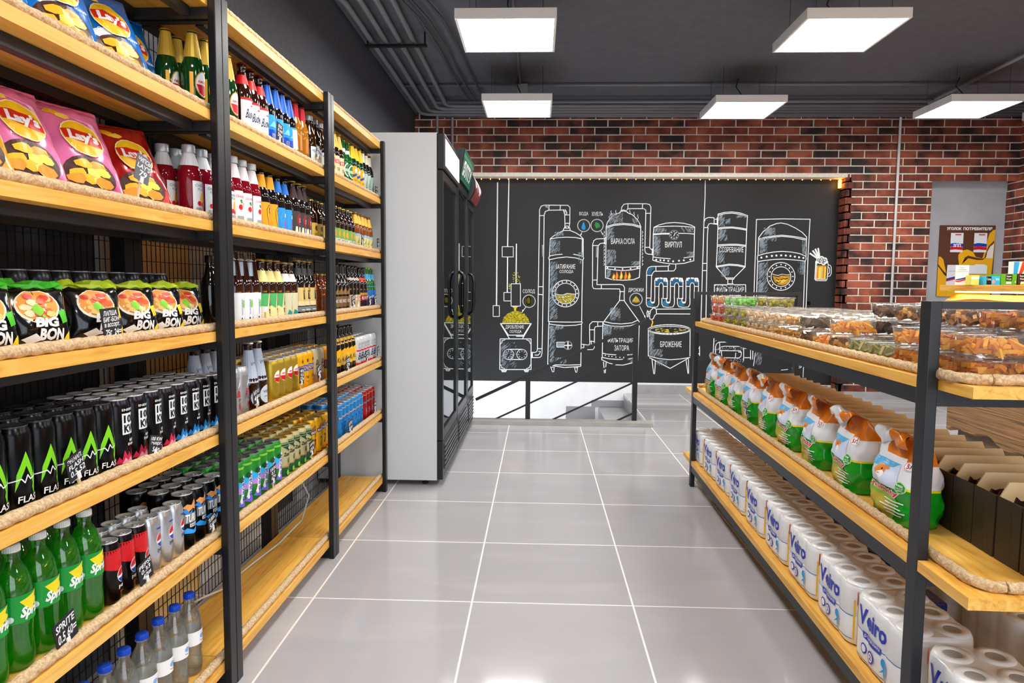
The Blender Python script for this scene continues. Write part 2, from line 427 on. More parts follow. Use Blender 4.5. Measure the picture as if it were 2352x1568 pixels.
for i, y in enumerate((7.62, 7.05)):
    pipe_thing('ceiling_pipe', 'dark straight conduit across the ceiling, %s' % ('closest to the brick wall' if i == 0 else 'in front of the bent conduits'), 'pipe', [(-1.1, y, 3.035), (XR-.05, y, 3.035)], .018, PIPE, 'parallel conduits under the ceiling')
for i, x in enumerate((-.82, -.76, -.66)):
    pts = [(x-.18, 3.3, 3.06), (x-.12, 4.5, 3.06), (x-.02, 4.9, 3.04), (x+.03, 5.6, 3.05), (x+.05, 6.3, 3.05), (x+.12, 7.05, 3.04)]
    pipe_thing('ceiling_cable', 'black cable sagging along the ceiling toward the back wall, %s' % ('left', 'middle', 'right')[i], 'cable', pts, .010, PIPEB, 'cables beside the conduits')
t = empty('pipe_bracket', 'black bracket bar holding four conduits to the ceiling', 'bracket', (-1.1, 5.3, 3.0))
q = MB(); q.box(-.21, .25, -.02, .02, -.015, 0, BLACK); q.box(-.2, -.19, -.01, .01, 0, .09, BLACK); q.box(.23, .24, -.01, .01, 0, .09, BLACK); q.build('bar', t)
pipe_thing('ceiling_conduit', 'thin dark conduit running across the whole ceiling', 'pipe', [(-1.3, 6.6, 3.07), (XR-.05, 6.6, 3.07)], .013, PIPE)
pipe_thing('ceiling_conduit', 'thin dark conduit running from ceiling junction box toward the viewer', 'pipe', [(-.19, 3.0, 3.07), (-.19, 6.58, 3.07)], .011, PIPE)
pipe_thing('ceiling_conduit', 'light grey conduit on the ceiling at the right running to the back', 'pipe', [(3.74, 3.5, 3.05), (3.83, 7.3, 3.05)], .017, mat('#9a9da0', .45))
t = empty('junction_box', 'small grey junction box on the ceiling conduit', 'junction box', (-.17, 6.6, 3.035)); q = MB(); q.box(-.05, .05, -.05, .05, -.035, .035, mat('#9a9c9f', .5), .004); q.build('box', t)
PW = mat('#e6e6e4', .5)
for x, lb in ((3.82, 'white vertical cable pipe on the brick wall left of the grey niche'), (-1.12, 'grey white pipe on the brick wall beside the left corner'), (-.955, 'grey white pipe on the brick wall right beside the other, above the coolers')):
    pipe_thing('wall_pipe', lb, 'pipe', [(x, YB-.03, .1 if x > 0 else 2.0), (x, YB-.03, ZC-.06), (x+.01, YB-.06, ZC-.01)], .014, PW if x > 0 else mat('#9c9da0', .5))

# ---------------------------------------------------------------- ceiling lamps
LGLOW = mat('#fffdf8', .5, emit=LAMP); LFR = mat('#fafaf8', .4); WIREM = mat('#2a2a2c', .4)
def make_lamp(label):
    t = empty('ceiling_lamp', label, 'lamp', group='square panel lamps under the ceiling')
    f = MB()
    f.box(-.3, .3, -.3, -.285, 0, .055, LFR); f.box(-.3, .3, .285, .3, 0, .055, LFR); f.box(-.3, -.285, -.285, .285, 0, .055, LFR); f.box(.285, .3, -.285, .285, 0, .055, LFR)
    f.box(-.3, .3, -.3, .3, .055, .058, LFR); f.build('frame', t)
    d = MB(); d.box(-.286, .286, -.286, .286, .002, .012, LGLOW); d.build('diffuser', t)
    for sx in (-.22, .22):
        for sy in (-.22, .22):
            w = MB(); w.tube([(sx, sy, .055), (sx, sy, .315)], .0015, WIREM, 4); w.build('wire', t)
    c = MB(); c.tube([(0, .05, .055), (.02, .1, .17), (-.01, .16, .25), (.0, .12, .315)], .005, WIREM, 5); c.build('cable', t)
    return t
lamp = None
LL = [(-.21, 4.49, 'big white square lamp nearest to the left wall, in the front row'), (-.20, 6.30, 'small looking square lamp above the chalkboard drawing, left column'),
      (1.84, 4.52, 'big white square lamp in the front row right of center'), (1.78, 6.36, 'square lamp in front of the brick wall, middle column'),
      (3.72, 6.35, 'square lamp in the far row, rightmost of the five'), (3.9, 4.5, 'square lamp outside the picture to the right'),
      (-.21, 2.4, 'lamp overhead of the aisle'), (1.84, 2.4, 'lamp overhead of the right shelf'), (3.9, 2.4, 'lamp overhead of the counter'),
      (-.21, .3, 'lamp overhead behind the viewer left'), (1.84, .3, 'lamp overhead behind the viewer center'), (3.9, .3, 'lamp overhead behind the viewer right'), (.8, -1.8, 'lamp overhead near the shop window')]
for i, (x, y, lb) in enumerate(LL):
    if lamp is None: lamp = make_lamp(lb); lamp.location = (x, y, 2.775)
    else: dup(lamp, (x, y, 2.775), label=lb)

# ================================================================ LEFT RACKS
def rope_mb(q, pts, R=.0125, step=.005):
    # resample the polyline, then twist three strands
    P = [Vector(p) for p in pts]; out = []
    for a, b in zip(P[:-1], P[1:]):
        n = max(1, int((b-a).length/step))
        out += [a+(b-a)*(i/n) for i in range(n)]
    out.append(P[-1])
    q.tube(out, R, ROPE, 12, mod=lambda i, t: .80+.26*abs(sin((t*3+i*step/.045*2*pi)/2)))
def rnd_rope(x0, x1, y0, y1, z, r=.05, near=True):
    """rope path around three sides of a board end"""
    return z
XB = -.908                                     # front plane of the boards, in the racks' own frame
RA = .0116                                     # the racks stand slightly turned against the floor tiles
def LW(x, y): return (-.9256+(x-XB)*cos(RA)+(y-1.954)*sin(RA), 1.954-(x-XB)*sin(RA)+(y-1.954)*cos(RA))
def Yn(y): return 1.954+(y-1.917)*.9712
FRONT = -.888
def make_rack(Y0, Y1, bottoms, label, meshgap=None):
    t = empty('shelf_rack', label, 'shelf', ((XB+XB-.26)/2, (Y0+Y1)/2, 0), group='black metal racks with pine boards')
    ox, oy = t.location.x, t.location.y
    def B(name, boxes, m, b=0):
        q = MB()
        for x0, x1, y0, y1, z0, z1 in boxes: q.box(x0-ox, x1-ox, y0-oy, y1-oy, z0, z1, m, b)
        return q.build(name, t)
    for y in (Y0, Y1-.040):
        for x, wx_ in ((XB+.0005, .021), (XB-.305, .047)):
            p = B('post', [(x, x+wx_, y+.0008, y+.0392, .0, 2.022)], BLACK, .003)
        for k, z in enumerate(bottoms):
            B('crossbar', [(XB-.257, XB, y+.008, y+.033, z-.024, z-.002)], BLACK2)
        B('crossbar', [(XB-.257, XB, y+.005, y+.036, .004, .030)], BLACK)
        fq = MB()
        for x in (XB+.011, XB-.28): fq.lathe([(0, 0), (.0105, 0), (.0105, .006), (0, .006)], BLACK, 10, x-ox, y+.02-oy)
        fq.build('foot', t)
    for k, z in enumerate(bottoms):
        B('shelf_board', [(XB-.255, XB, Y0+.001, Y1-.001, z, z+.028)], PINE)
        if z > .1 and True:
            B('rail', [(XB-.075, XB-.050, Y0+.04, Y1-.04, z-.026, z-.001)], BLACK2); B('rail', [(XB-.235, XB-.21, Y0+.04, Y1-.04, z-.026, z-.001)], BLACK2)
        q = MB(); rope_mb(q, [(XB-.017-ox, Y0+.003-oy, z+.040), (XB-.017-ox, Y1-.003-oy, z+.040)]); q.build('rope', t)
    q = MB(); xm = XB-.275-ox
    y = Y0+.045
    while y < Y1-.04:
        q.box(xm-.001, xm+.001, y-oy-.001, y-oy+.001, .08, 1.98, WIRE); y += .025
    z = .08
    while z < 1.99:
        q.box(xm-.003, xm-.001, Y0+.04-oy, Y1-.04-oy, z-.001, z+.001, WIRE); z += .05
    q.build('mesh_panel', t)
    lx, ly = LW(ox, oy); t.location = (lx, ly, 0); t.rotation_euler = (0, 0, -RA)
    return t
BOT1 = BOT2 = BOT3 = [1.981, 1.672, 1.364, 1.048, .747, .438, .054]
make_rack(.992, 1.9925, BOT1, 'near black metal rack with pine boards and rope edging, holding chips')
make_rack(1.9935, 2.994, BOT2, 'middle black metal rack with pine boards, tall rows of beer bottles')
make_rack(2.995, 3.9955, BOT3, 'far black metal rack with pine boards, right next to the white cooler')
def top(unit, lv): return ((BOT1, BOT2, BOT3)[unit][lv]+.0285)

# ================================================================ PRODUCTS
def interp(prof, z):
    for (r0, z0), (r1, z1) in zip(prof[:-1], prof[1:]):
        if z1 > z0 and z0 <= z <= z1: return r0+(r1-r0)*(z-z0)/(z1-z0)
    return prof[-1][0] if z > prof[-1][1] else prof[0][0]
def wrapF(prof, R):
    def F(u, v, w):
        r = interp(prof, v)+w; a = u/R
        return (r*cos(a), r*sin(a), v)
    return F
LID = mat('#dfe1e5', .3, .55); LIDG = mat('#dcb862', .32, .5); LIDK = mat('#8e9096', .3, .5); LIDD = mat('#3a3b40', .3, .4)
def can(label, body, art_items, R=.033, H=.165, lid=LID, metal=.35, cat='can', rim=None, grp=None, name='drink_can'):
    t = empty(name, label, cat, group=grp)
    prof = [(0, .002), (R*.72, .0), (R*.84, .003), (R, .013), (R, H-.020), (R*.93, H-.011), (R*.83, H-.003)]
    bm_ = body if not isinstance(body, str) else mat(body, .22, metal)
    q = MB(); q.lathe(prof, bm_, 28, mats=[LID, LID]+[bm_]*4 if rim is None else [LID, LID, bm_, bm_, bm_, rim]); q.build('body', t)
    l = MB(); l.lathe([(R*.83, H-.003), (R*.86, H), (R*.80, H), (R*.76, H-.005), (R*.2, H-.0045), (0, H-.0045)], lid, 28); ld = l.build('lid', t)
    tb = MB(); tb.lathe([(R*.28, H-.0042), (R*.3, H-.0025), (R*.16, H-.0025), (R*.14, H-.0042)], lid, 12, R*.12, 0); tb.box(-R*.5, -R*.1, -R*.12, R*.12, H-.0044, H-.003, lid); tb.build('tab', ld)
    if art_items: art(art_items, wrapF(prof, R), 'label', t)
    return t
def bottle(label, glass, H=.25, R=.032, cap='#c9a548', foil=None, art_items=None, neck=.0125, shoulder=.56, capkind='crown', grp=None, name='beer_bottle', cat='bottle', foil_art=None, foil_z=(.72, .93), liquid=None):
    t = empty(name, label, cat, group=grp)
    s = H*shoulder
    prof = [(0, .004), (R*.7, .001), (R*.92, 0), (R, .006), (R, s), (R*.97, s+.012), (R*.80, s+.030), (neck*1.45, H*.74), (neck*1.08, H*.86), (neck, H-.022), (neck*1.12, H-.018), (neck*1.12, H-.010), (neck, H-.008), (neck, H-.003)]
    q = MB(); q.lathe(prof+[(0, H-.003)], glass, 24); q.build('body', t)
    if capkind == 'crown':
        c = MB(); k = len(c.v); c.lathe([(neck*1.32, H-.0075), (neck*1.27, H-.004), (neck*1.1, H-.0008), (neck*.7, H), (0, H)], mat(cap, .3, .7) if isinstance(cap, str) else cap, 21)
        for i in range(21):
            if i % 2 == 0: v = c.v[i]; c.v[i] = (v[0]*1.07, v[1]*1.07, v[2])
        c.build('cap', t)
    else:
        c = MB(); c.lathe([(neck*1.3, H-.022), (neck*1.3, H-.003), (neck*1.2, H), (0, H)], mat(cap, .35, .4) if isinstance(cap, str) else cap, 20)
        c.lathe([(neck*1.34, H-.022), (neck*1.34, H-.019)], mat(cap, .35, .4) if isinstance(cap, str) else cap, 20); c.build('cap', t)
    if foil:
        f = foil if not isinstance(foil, str) else mat(foil, .4, .25)
        it = [('R', -pi*R, H*foil_z[0], pi*R, H*foil_z[1], f)]+(foil_art or [])
        art(it, wrapF([(a+.0003, b) for a, b in prof], R), 'neck_label', t, step=.012)
    if art_items: art(art_items, wrapF(prof, R), 'label', t)
    return t
def pet_bottle(label, plastic, cap, H=.235, R=.032, art_items=None, level=.86, grp=None, name='plastic_bottle', water=None, foot=True):
    t = empty(name, label, 'bottle', group=grp)
    prof = [(0, .010), (R*.35, .004), (R*.62, 0), (R*.88, .004), (R*.97, .016), (R, .035), (R*.94, H*.27), (R*.97, H*.30), (R*.97, H*.34), (R, H*.37), (R, H*.62), (R*.93, H*.70), (R*.70, H*.80), (R*.42, H*.87), (.0135, H*.90), (.0135, H-.016)]
    q = MB(); q.lathe(prof, plastic, 28)
    q.lathe([(.0135, H-.018), (.0165, H-.018), (.0165, H-.015), (.0135, H-.015)], plastic, 20); q.build('body', t)
    if water is not None:
        zl = H*level; k = [(max(0, r-.0012), z+.0012) for r, z in prof if z < zl-.003]; rl = interp(prof, zl)-.0012
        w = MB(); w.lathe([(0, .0115)]+k[1:]+[(rl, zl), (0, zl)], water, 28); w.build('liquid', t)
    c = MB(); cm = mat(cap, .4)
    c.lathe([(.0150, H-.0145), (.0152, H-.002), (.0140, H), (0, H)], cm, 24)
    for i in range(24):
        a = 2*pi*i/24; c.box(.0150*cos(a)-.0006, .0150*cos(a)+.0006, .0150*sin(a)-.0006, .0150*sin(a)+.0006, H-.0145, H-.003, cm)
    c.build('cap', t)
    if art_items: art(art_items, wrapF([(r+.0005, z) for r, z in prof], R), 'label', t)
    return t

K = mat('#0b0b0e', .3); WH = mat('#f6f6f6', .4); WH2 = mat('#e8edf2', .4); RED = mat('#d5161f', .4); DRED = mat('#9c1019', .4)
BLU = mat('#1d3fb0', .4); LBL = mat('#1a8fe0', .4); YEL = mat('#f7b90c', .4); GRN = mat('#1f8a2c', .4); LIM = mat('#86d822', .4)
GOLD = mat('#c79a3a', .35, .3); CRE = mat('#efe3b8', .5); SIL = mat('#c5c9cf', .3, .5); ORG = mat('#ef7a15', .4); BRN = mat('#5b2c16', .4); CYA = mat('#35b8f2', .4); PNK = mat('#ef5c86', .4); GRY = mat('#7c8085', .45); NAVY = mat('#17245e', .4); TAN = mat('#c9a473', .5); DGRN = mat('#0f4a2b', .4)
def full(R, z0, z1, m): return ('R', -pi*R, z0, pi*R, z1, m)

P = {}
# --- energy drinks
R = .033
P['flash'] = can('x', '#0d0d11', [
    ('P', [(-.030, .042), (-.008, .090), (.006, .058), (.012, .044), (.030, .098), (.022, .098), (.012, .070), (.004, .088), (-.008, .118), (-.026, .075)], mat('#7ed61f', .35)),
    ('P', [(.004, .046), (.010, .030), (.032, .118), (.024, .118), (.012, .070)], mat('#66c21b', .35)),
    ('L', [(-.040, .062), (-.018, .066), (-.012, .058), (-.006, .072), (0, .063), (.012, .066), (.026, .074), (.040, .100)], .0022, WH),
    ('P', [(.026, .074), (.040, .112), (.043, .060), (.034, .060)], CYA),
    ('T', 'FLASH', -.026, .020, .026, .033, WH, .1), ('T', 'ENERGY', -.016, .010, .030, .0155, LIM)], R, .166, LIDD, .5)
def kw(c1, c2, t2):
    return can('x', '#131318', [
        ('P', [(-.035, .014), (-.026, .03), (-.02, .022), (-.013, .045), (-.006, .03), (.0, .040), (.008, .026), (.014, .05), (.022, .035), (.034, .046), (.04, .014)], mat(c1, .35)),
        ('P', [(-.02, .014), (-.012, .027), (-.004, .019), (.004, .028), (.014, .018), (.024, .03), (.034, .014)], mat(c2, .35)),
        ('R', .034, .014, .044, .150, mat(c1, .3)), ('R', .040, .014, .0435, .150, mat(c2, .3)),
        ('R', -.018, .082, .027, .132, WH2), ('T', '100', -.014, .109, .023, .128, K, 0, 0, .04), ('T', 'KW', -.014, .086, .021, .105, K, 0, 0, .04),
        ('T', 'ENERGY', -.018, .138, .020, .1435, WH), ('T', t2, .0, .064, .030, .070, WH), ('T', 'ENERGY', -.006, .055, .026, .061, WH)], R, .166, LID, .5, rim=mat('#2a2230', .25, .6))
P['kwred'] = kw('#d1244e', '#f7a9bb', 'BERRY'); P['kwblue'] = kw('#1c7fd0', '#a9dcff', 'RAW')
P['turbo'] = can('x', '#0e0e12', [
    ('P', [(-.03, .125), (-.018, .133), (-.004, .128), (.008, .142), (.020, .130), (.03, .146), (.034, .12), (.018, .112), (.0, .118), (-.016, .110)], mat('#f0a55a', .4)),
    ('P', [(-.034, .112), (-.022, .122), (-.012, .108), (.002, .116), (-.006, .100)], mat('#2f8df0', .4)),
    ('R', -.028, .078, .030, .106, GRY), ('T', 'TURBO', -.026, .080, .028, .104, WH, .12, 0, .03), ('R', -.012, .066, .024, .076, WH2), ('T', 'ENERGY', -.009, .068, .021, .074, K),
    ('P', [(-.034, .058), (-.02, .066), (0, .056), (.02, .066), (.034, .060), (.03, .05), (.0, .046), (-.028, .052)], mat('#36a7ff', .35)),
    ('R', .034, .02, .042, .14, mat('#20507a', .4))], R, .160, LID, .5)
def globe(cu, cv, r):
    return [('E', cu, cv, r*1.08, r*1.08, WH), ('P', [(cu+r*cos(a), cv+r*sin(a)) for a in [pi*i/10*1.0+.35 for i in range(0, 11)]], RED),
            ('P', [(cu+r*cos(a), cv+r*sin(a)) for a in [pi*i/10+pi+.25 for i in range(0, 11)]], BLU),
            ('P', [(cu-r, cv-.05*r), (cu-.3*r, cv+.05*r), (cu+r*.94, cv+r*.35), (cu+r*.98, cv-.05*r), (cu+.1*r, cv-.25*r), (cu-r*.92, cv-r*.35)], WH)]
Rs = .0285
P['colared'] = can('x', mat('#14090d', .22, .4), [('R', -pi*Rs, .098, pi*Rs, .132, RED), ('P', [(-.05, .098), (-.03, .088), (0, .080), (.03, .086), (.05, .098)], RED)]+globe(.012, .068, .0175)+[('T', 'pepsi', -.004, .036, .026, .048, WH), ('T', 'CHERRY', -.002, .028, .018, .031, RED)], Rs, .150, LID, .3)
P['colasilver'] = can('x', mat('#c9cdd4', .25, .75), globe(.012, .088, .0185)+[('T', 'pepsi', -.004, .056, .026, .068, NAVY), ('R', -.005, .118, .016, .121, BLU)], Rs, .150, LID, .75)
P['budzero'] = can('x', mat('#c3c7cc', .3, .6), [('R', -.026, .098, .03, .138, mat('#aeb2b8', .3, .6)), ('P', [(-.01, .100), (.008, .136), (.022, .100), (.008, .112)], WH2), ('T', 'Bud', -.014, .072, .026, .094, RED, .2), ('T', 'ZERO', -.008, .060, .018, .067, NAVY), ('T', '0', -.006, .030, .016, .056, RED, .1)], R, .166)
P['amstel'] = can('x', mat('#b79a2b', .3, .5), [('E', 0, .098, .026, .026, GOLD), ('E', 0, .098, .023, .023, WH), ('P', [(-.023, .096), (.023, .096), (.018, .083), (0, .0755), (-.018, .083)], RED), ('T', 'AMSTEL', -.019, .100, .019, .107, RED), ('R', -.10, .013, .10, .018, GOLD), ('T', 'PREMIUM', -.016, .052, .016, .057, GOLD)], R, .160)
P['yellowcan'] = can('x', mat('#f5b20a', .3, .25), [('R', -.032, .080, .032, .106, mat('#1f56b8', .4)), ('T', 'БОЧКОВОЕ', -.03, .084, .03, .102, YEL, .1), ('T', '1', -.008, .118, .004, .130, BRN), ('T', 'ПИВО', -.014, .048, .014, .060, BRN), ('R', -.012, .036, .012, .038, BRN)], R, .160)
P['beigecan'] = can('x', mat('#cbb894', .4, .2), [('P', [(-.03, .03), (-.012, .12), (-.004, .05), (.01, .13), (.02, .04), (.032, .11), (.036, .02), (-.034, .02)], mat('#a58b63', .5)), ('R', -.034, .014, .034, .05, mat('#8a5f3d', .5)), ('T', 'Дюк', -.02, .088, .022, .112, K, .1), ('E', .0, .078, .012, .006, BRN)], R, .160)
P['goldcan'] = can('x', mat('#c98a22', .3, .4), [('R', -.03, .06, .03, .10, BRN), ('T', '1664', -.02, .068, .02, .092, GOLD)], R, .160, LIDG)
P['tuborg'] = can('x', mat('#2f9a35', .3, .35), [
    ('P', [(-.10, .105), (-.05, .118), (-.02, .100), (.01, .120), (.04, .104), (.10, .118), (.10, .085), (.04, .070), (0, .088), (-.04, .072), (-.10, .088)], CYA), ('P', [(-.10, .088), (-.04, .072), (0, .088), (.04, .070), (.1, .085), (.1, .066), (.03, .056), (-.03, .062), (-.10, .06)], mat('#c98fe0', .4)),
    ('P', [(-.03, .022), (-.01, .045), (.014, .028), (.034, .048), (.04, .020), (.0, .014)], mat('#7a6fe8', .4)), ('R', -.1, .142, .1, .149, mat('#86d13c', .35)),
    ('P', [(-.018, .028), (-.010, .028), (.022, .106), (.010, .110), (.002, .122), (-.008, .112)], WH), ('P', [(-.022, .034), (-.008, .034), (.024, .110), (.008, .116)], WH), ('T', 'TUBORG', -.010, .036, .008, .110, BLU, 0, 1, .03), ('E', -.012, .108, .010, .010, DGRN), ('T', 'GREEN', .016, .042, .020, .058, DGRN, 0, 1)], R, .166, LIDK)
P['zatecky'] = can('x', mat('#c9c28e', .35, .3), [full(R, .13, .143, DGRN), full(R, .012, .048, mat('#1d5538', .35)), full(R, .047, .051, GOLD), ('P', [(-.03, .128), (0, .110), (.03, .128)], DGRN), ('T', 'Zatecky', -.026, .086, .028, .104, K, .12, 0, .03), ('T', 'Gus', -.008, .062, .024, .082, K, .12, 0, .03), ('E', .002, .056, .012, .003, GOLD), ('E', .004, .118, .007, .011, BRN), ('E', .004, .120, .0045, .005, WH), ('E', -.008, .026, .006, .010, LIM)], R, .160, LIDG)
P['baltika7y'] = can('x', mat('#eeb010', .3, .35), [('R', -.03, .104, .032, .120, mat('#5a1d4b', .4)), ('T', 'БАЛТИКА', -.027, .107, .029, .117, WH, .12), ('P', [(-.02, .13), (-.005, .142), (.02, .135), (.03, .120), (.012, .120), (.018, .10), (.0, .085), (-.006, .120), (-.024, .120)], mat('#8c5a24', .5)), ('R', -.03, .104, .032, .120, mat('#5a1d4b', .4)), ('T', 'БАЛТИКА', -.027, .107, .029, .117, WH, .12), ('T', '7', -.016, .040, .006, .082, BRN, .1, 0, .03), ('T', 'РАЗ', .008, .062, .022, .070, BRN), full(R, .013, .018, BRN)], R, .166, LIDG)
P['baltikablue'] = can('x', mat('#1e8bd8', .3, .35), [('R', -.03, .094, .032, .108, NAVY), ('T', 'БАЛТИКА', -.027, .096, .029, .106, WH, .12), ('T', '7', -.014, .045, .004, .075, NAVY, .1), ('R', .006, .058, .018, .061, NAVY), full(R, .14, .1445, SIL)], R, .165)
P['baltikared'] = can('x', mat('#a3101a', .3, .35), [('R', -.03, .094, .032, .108, K), ('T', 'БАЛТИКА', -.027, .096, .029, .106, SIL, .12), ('T', '9', -.012, .035, .010, .068, SIL, .1), full(R, .14, .1445, GOLD)], R, .165)
P['whitecan'] = can('x', mat('#dfe2e6', .3, .25), [('R', -.032, .084, .032, .092, RED), ('T', 'Bud', -.024, .040, .026, .078, NAVY, .25), full(R, .013, .024, RED), ('R', -.02, .1, .02, .13, mat('#b9bec6', .35, .3)), ('T', 'LAGER', -.014, .108, .014, .118, WH)], R, .162)
P['tallblack'] = can('x', mat('#22232a', .25, .5), [('P', [(-.02, .09), (.0, .132), (.018, .09)], CYA), ('P', [(-.02, .09), (0, .1), (.018, .09), (0, .05)], ORG), ('T', 'GORILLA', -.024, .05, .024, .064, WH)], R, .166, LIDK)

# --- bottles
BROWN = mat('#2b0f06', .07, coat=.5); BROWN2 = mat('#7a3208', .06, coat=.5); GREENG = mat('#0c3d14', .06, coat=.5); BLACKG = mat('#100c0b', .07, coat=.5)
CHERRY = mat('#8e1022', .05, trans=.30, ior=1.4); AMBER = mat('#d98a25', .05, trans=.5, ior=1.4); GRNG = mat('#1f8a3a', .04, trans=.6, ior=1.4)
r_ = .032
P['goldgreen'] = bottle('x', GREENG, .232, r_, '#d8b448', '#d2ab3c', [('E', 0, .080, .026, .036, GOLD), ('E', 0, .080, .023, .033, WH), ('P', [(-.022, .078), (.022, .078), (.014, .054), (0, .047), (-.014, .054)], RED), ('T', 'AMSTEL', -.018, .082, .018, .090, RED), ('R', -.040, .03, -.030, .11, YEL)], shoulder=.52, foil_z=(.66, .96))
P['redcap'] = bottle('x', BROWN, .242, r_, '#a5262b', RED, [('R', -.044, .028, .044, .118, WH), ('R', -.044, .118, .044, .126, RED), ('R', -.044, .022, .044, .032, RED), ('T', 'Budweiser', -.030, .060, .032, .090, NAVY, .25), ('P', [(-.012, .100), (0, .106), (.012, .100)], RED)], foil_z=(.70, .83), foil_art=[('T', 'Bud', -.014, .175, .016, .196, WH, .2)])
P['bluecap'] = bottle('x', BLACKG, .240, r_, '#1b4ea0', '#1d5cc4', [('R', -.044, .022, .044, .120, mat('#2a9fe6', .4)), ('R', -.044, .022, .044, .068, mat('#1f53c9', .4)), ('T', 'KRONE', -.018, .040, .022, .056, WH), ('T', '1664', -.008, .030, .016, .038, WH), ('P', [(-.03, .078), (-.01, .10), (.016, .085), (.03, .108), (.034, .074)], mat('#7cd0f7', .4))], foil_z=(.66, .94), foil_art=[('E', 0, .190, .007, .010, WH)])
P['redneck'] = bottle('x', AMBER, .238, .030, '#b0353c', '#c3142c', [('R', -.014, .05, .014, .11, mat('#c98432', .3))], foil_z=(.76, .96))
P['greycap'] = bottle('x', mat('#47260d', .04, trans=.5), .225, .032, '#8f9296', None, [('R', -.032, .035, .032, .095, WH2), ('T', 'ЧЕРНИГОВ', -.026, .072, .026, .084, NAVY), ('E', 0, .055, .012, .014, GOLD)], capkind='screw', neck=.014)
P['goldred'] = bottle('x', BROWN, .236, .031, '#d8b448', '#e6c258', [('R', -.040, .035, .040, .120, mat('#f1dcae', .45)), ('R', -.040, .085, .040, .103, RED), ('T', 'ВЕЛКО', -.025, .088, .025, .100, WH), ('T', 'ПИВО', -.018, .05, .018, .066, DGRN)], foil_z=(.68, .97), foil_art=[('R', -.1, .166, .1, .180, RED)])
P['greenbtl'] = bottle('x', GRNG, .225, .031, '#2f9a43', mat('#e4efe4', .4), [('E', 0, .080, .028, .034, WH), ('E', 0, .080, .022, .028, GRN), ('R', -.026, .072, .026, .084, WH), ('T', 'HOLSTEN', -.022, .074, .022, .082, DGRN)], foil_z=(.74, .82))
P['yellowbtl'] = bottle('x', GREENG, .236, .031, '#8e7a35', '#f4cb17', [('R', -.036, .035, .036, .122, YEL), ('P', [(-.036, .075), (0, .088), (.036, .075), (.036, .062), (0, .075), (-.036, .062)], BLU), ('E', 0, .10, .016, .012, WH), ('T', 'ХАДЫЖ', -.02, .046, .02, .056, BRN)], foil_z=(.68, .96))
P['beigeneck'] = bottle('x', BLACKG, .240, .031, '#b9974a', '#e9e2c8', [('R', -.036, .030, .036, .118, mat('#b9d0c4', .45)), ('P', [(-.02, .05), (0, .108), (.02, .05)], mat('#7f9a90', .5)), ('T', 'IPA', -.014, .036, .014, .048, K)], foil_z=(.74, .95))
P['cherryB'] = bottle('x', CHERRY, .212, .034, '#b8bcc2', mat('#d3d5da', .35), [('R', -.028, .022, .028, .110, WH2), ('T', 'CHERRY', -.020, .094, .020, .102, GRY), ('T', 'PLUM', -.012, .084, .014, .091, GRY), ('P', [(.0, .082), (.012, .070), (.016, .056), (.004, .050), (-.006, .058)], YEL), ('E', -.008, .048, .007, .007, RED), ('E', .005, .045, .006, .006, RED), ('R', -.02, .024, .02, .036, SIL)], capkind='screw', foil_z=(.72, .90), shoulder=.58, neck=.0145)
P['cranB'] = bottle('x', CHERRY, .230, .033, '#b8bcc2', mat('#e9e3e6', .35), [('R', -.034, .022, .034, .120, WH), ('T', 'CRANBERRY', -.024, .098, .024, .106, PNK), ('P', [(-.010, .090), (.000, .094), (.004, .082), (-.004, .080)], GRN), ('E', -.006, .068, .009, .009, RED), ('E', .012, .078, .005, .008, PNK), ('R', -.02, .026, .024, .040, SIL)], capkind='screw', foil_z=(.70, .90), foil_art=[('T', 'S', -.004, .186, .006, .196, RED)], neck=.0145)
P['orangelab'] = bottle('x', BLACKG, .226, .032, '#2c2623', '#f6a51b', [('R', -.044, .018, .044, .110, mat('#f4a51d', .4)), ('L', [(.0, .02), (-.012, .06), (-.014, .085), (-.004, .100), (.010, .100), (.020, .085)], .0022, K), ('E', .008, .082, .010, .013, K), ('E', .009, .082, .007, .005, WH), ('R', -.044, .018, .044, .028, mat('#d6912a', .4))], foil_z=(.72, .92))
P['bluelab'] = bottle('x', BLACKG, .226, .032, '#2a2f3c', '#1d74d6', [('R', -.044, .018, .044, .106, mat('#2a97e8', .4)), ('R', .0, .024, .026, .058, mat('#e21fa0', .4)), ('L', [(-.016, .03), (-.020, .07), (-.012, .09), (.004, .098), (.020, .092)], .002, CYA), ('R', .0, .072, .022, .086, WH), ('R', -.044, .018, .044, .026, BLU)], foil_z=(.72, .90))
P['yelcapgrey'] = bottle('x', BLACKG, .230, .032, '#e0bc3a', '#3d2529', [('R', -.044, .020, .044, .110, mat('#3b3b3d', .4)), ('E', .004, .078, .022, .025, RED), ('E', .004, .078, .018, .021, DRED), ('R', -.004, .066, .020, .084, WH), ('T', 'СТАРЫЙ', -.003, .07, .019, .078, K), ('R', -.010, .026, .014, .048, WH2), ('P', [(-.03, .02), (-.026, .05), (-.018, .05), (-.014, .02)], CRE)], foil_z=(.70, .90))
P['brownyel'] = bottle('x', BROWN, .185, .032, '#b99a44', None, [('R', -.030, .020, .030, .084, mat('#c8a83e', .45)), ('E', .0, .062, .014, .012, BRN), ('T', 'КВАС', -.016, .030, .016, .042, BRN)], foil_z=(.7, .9))
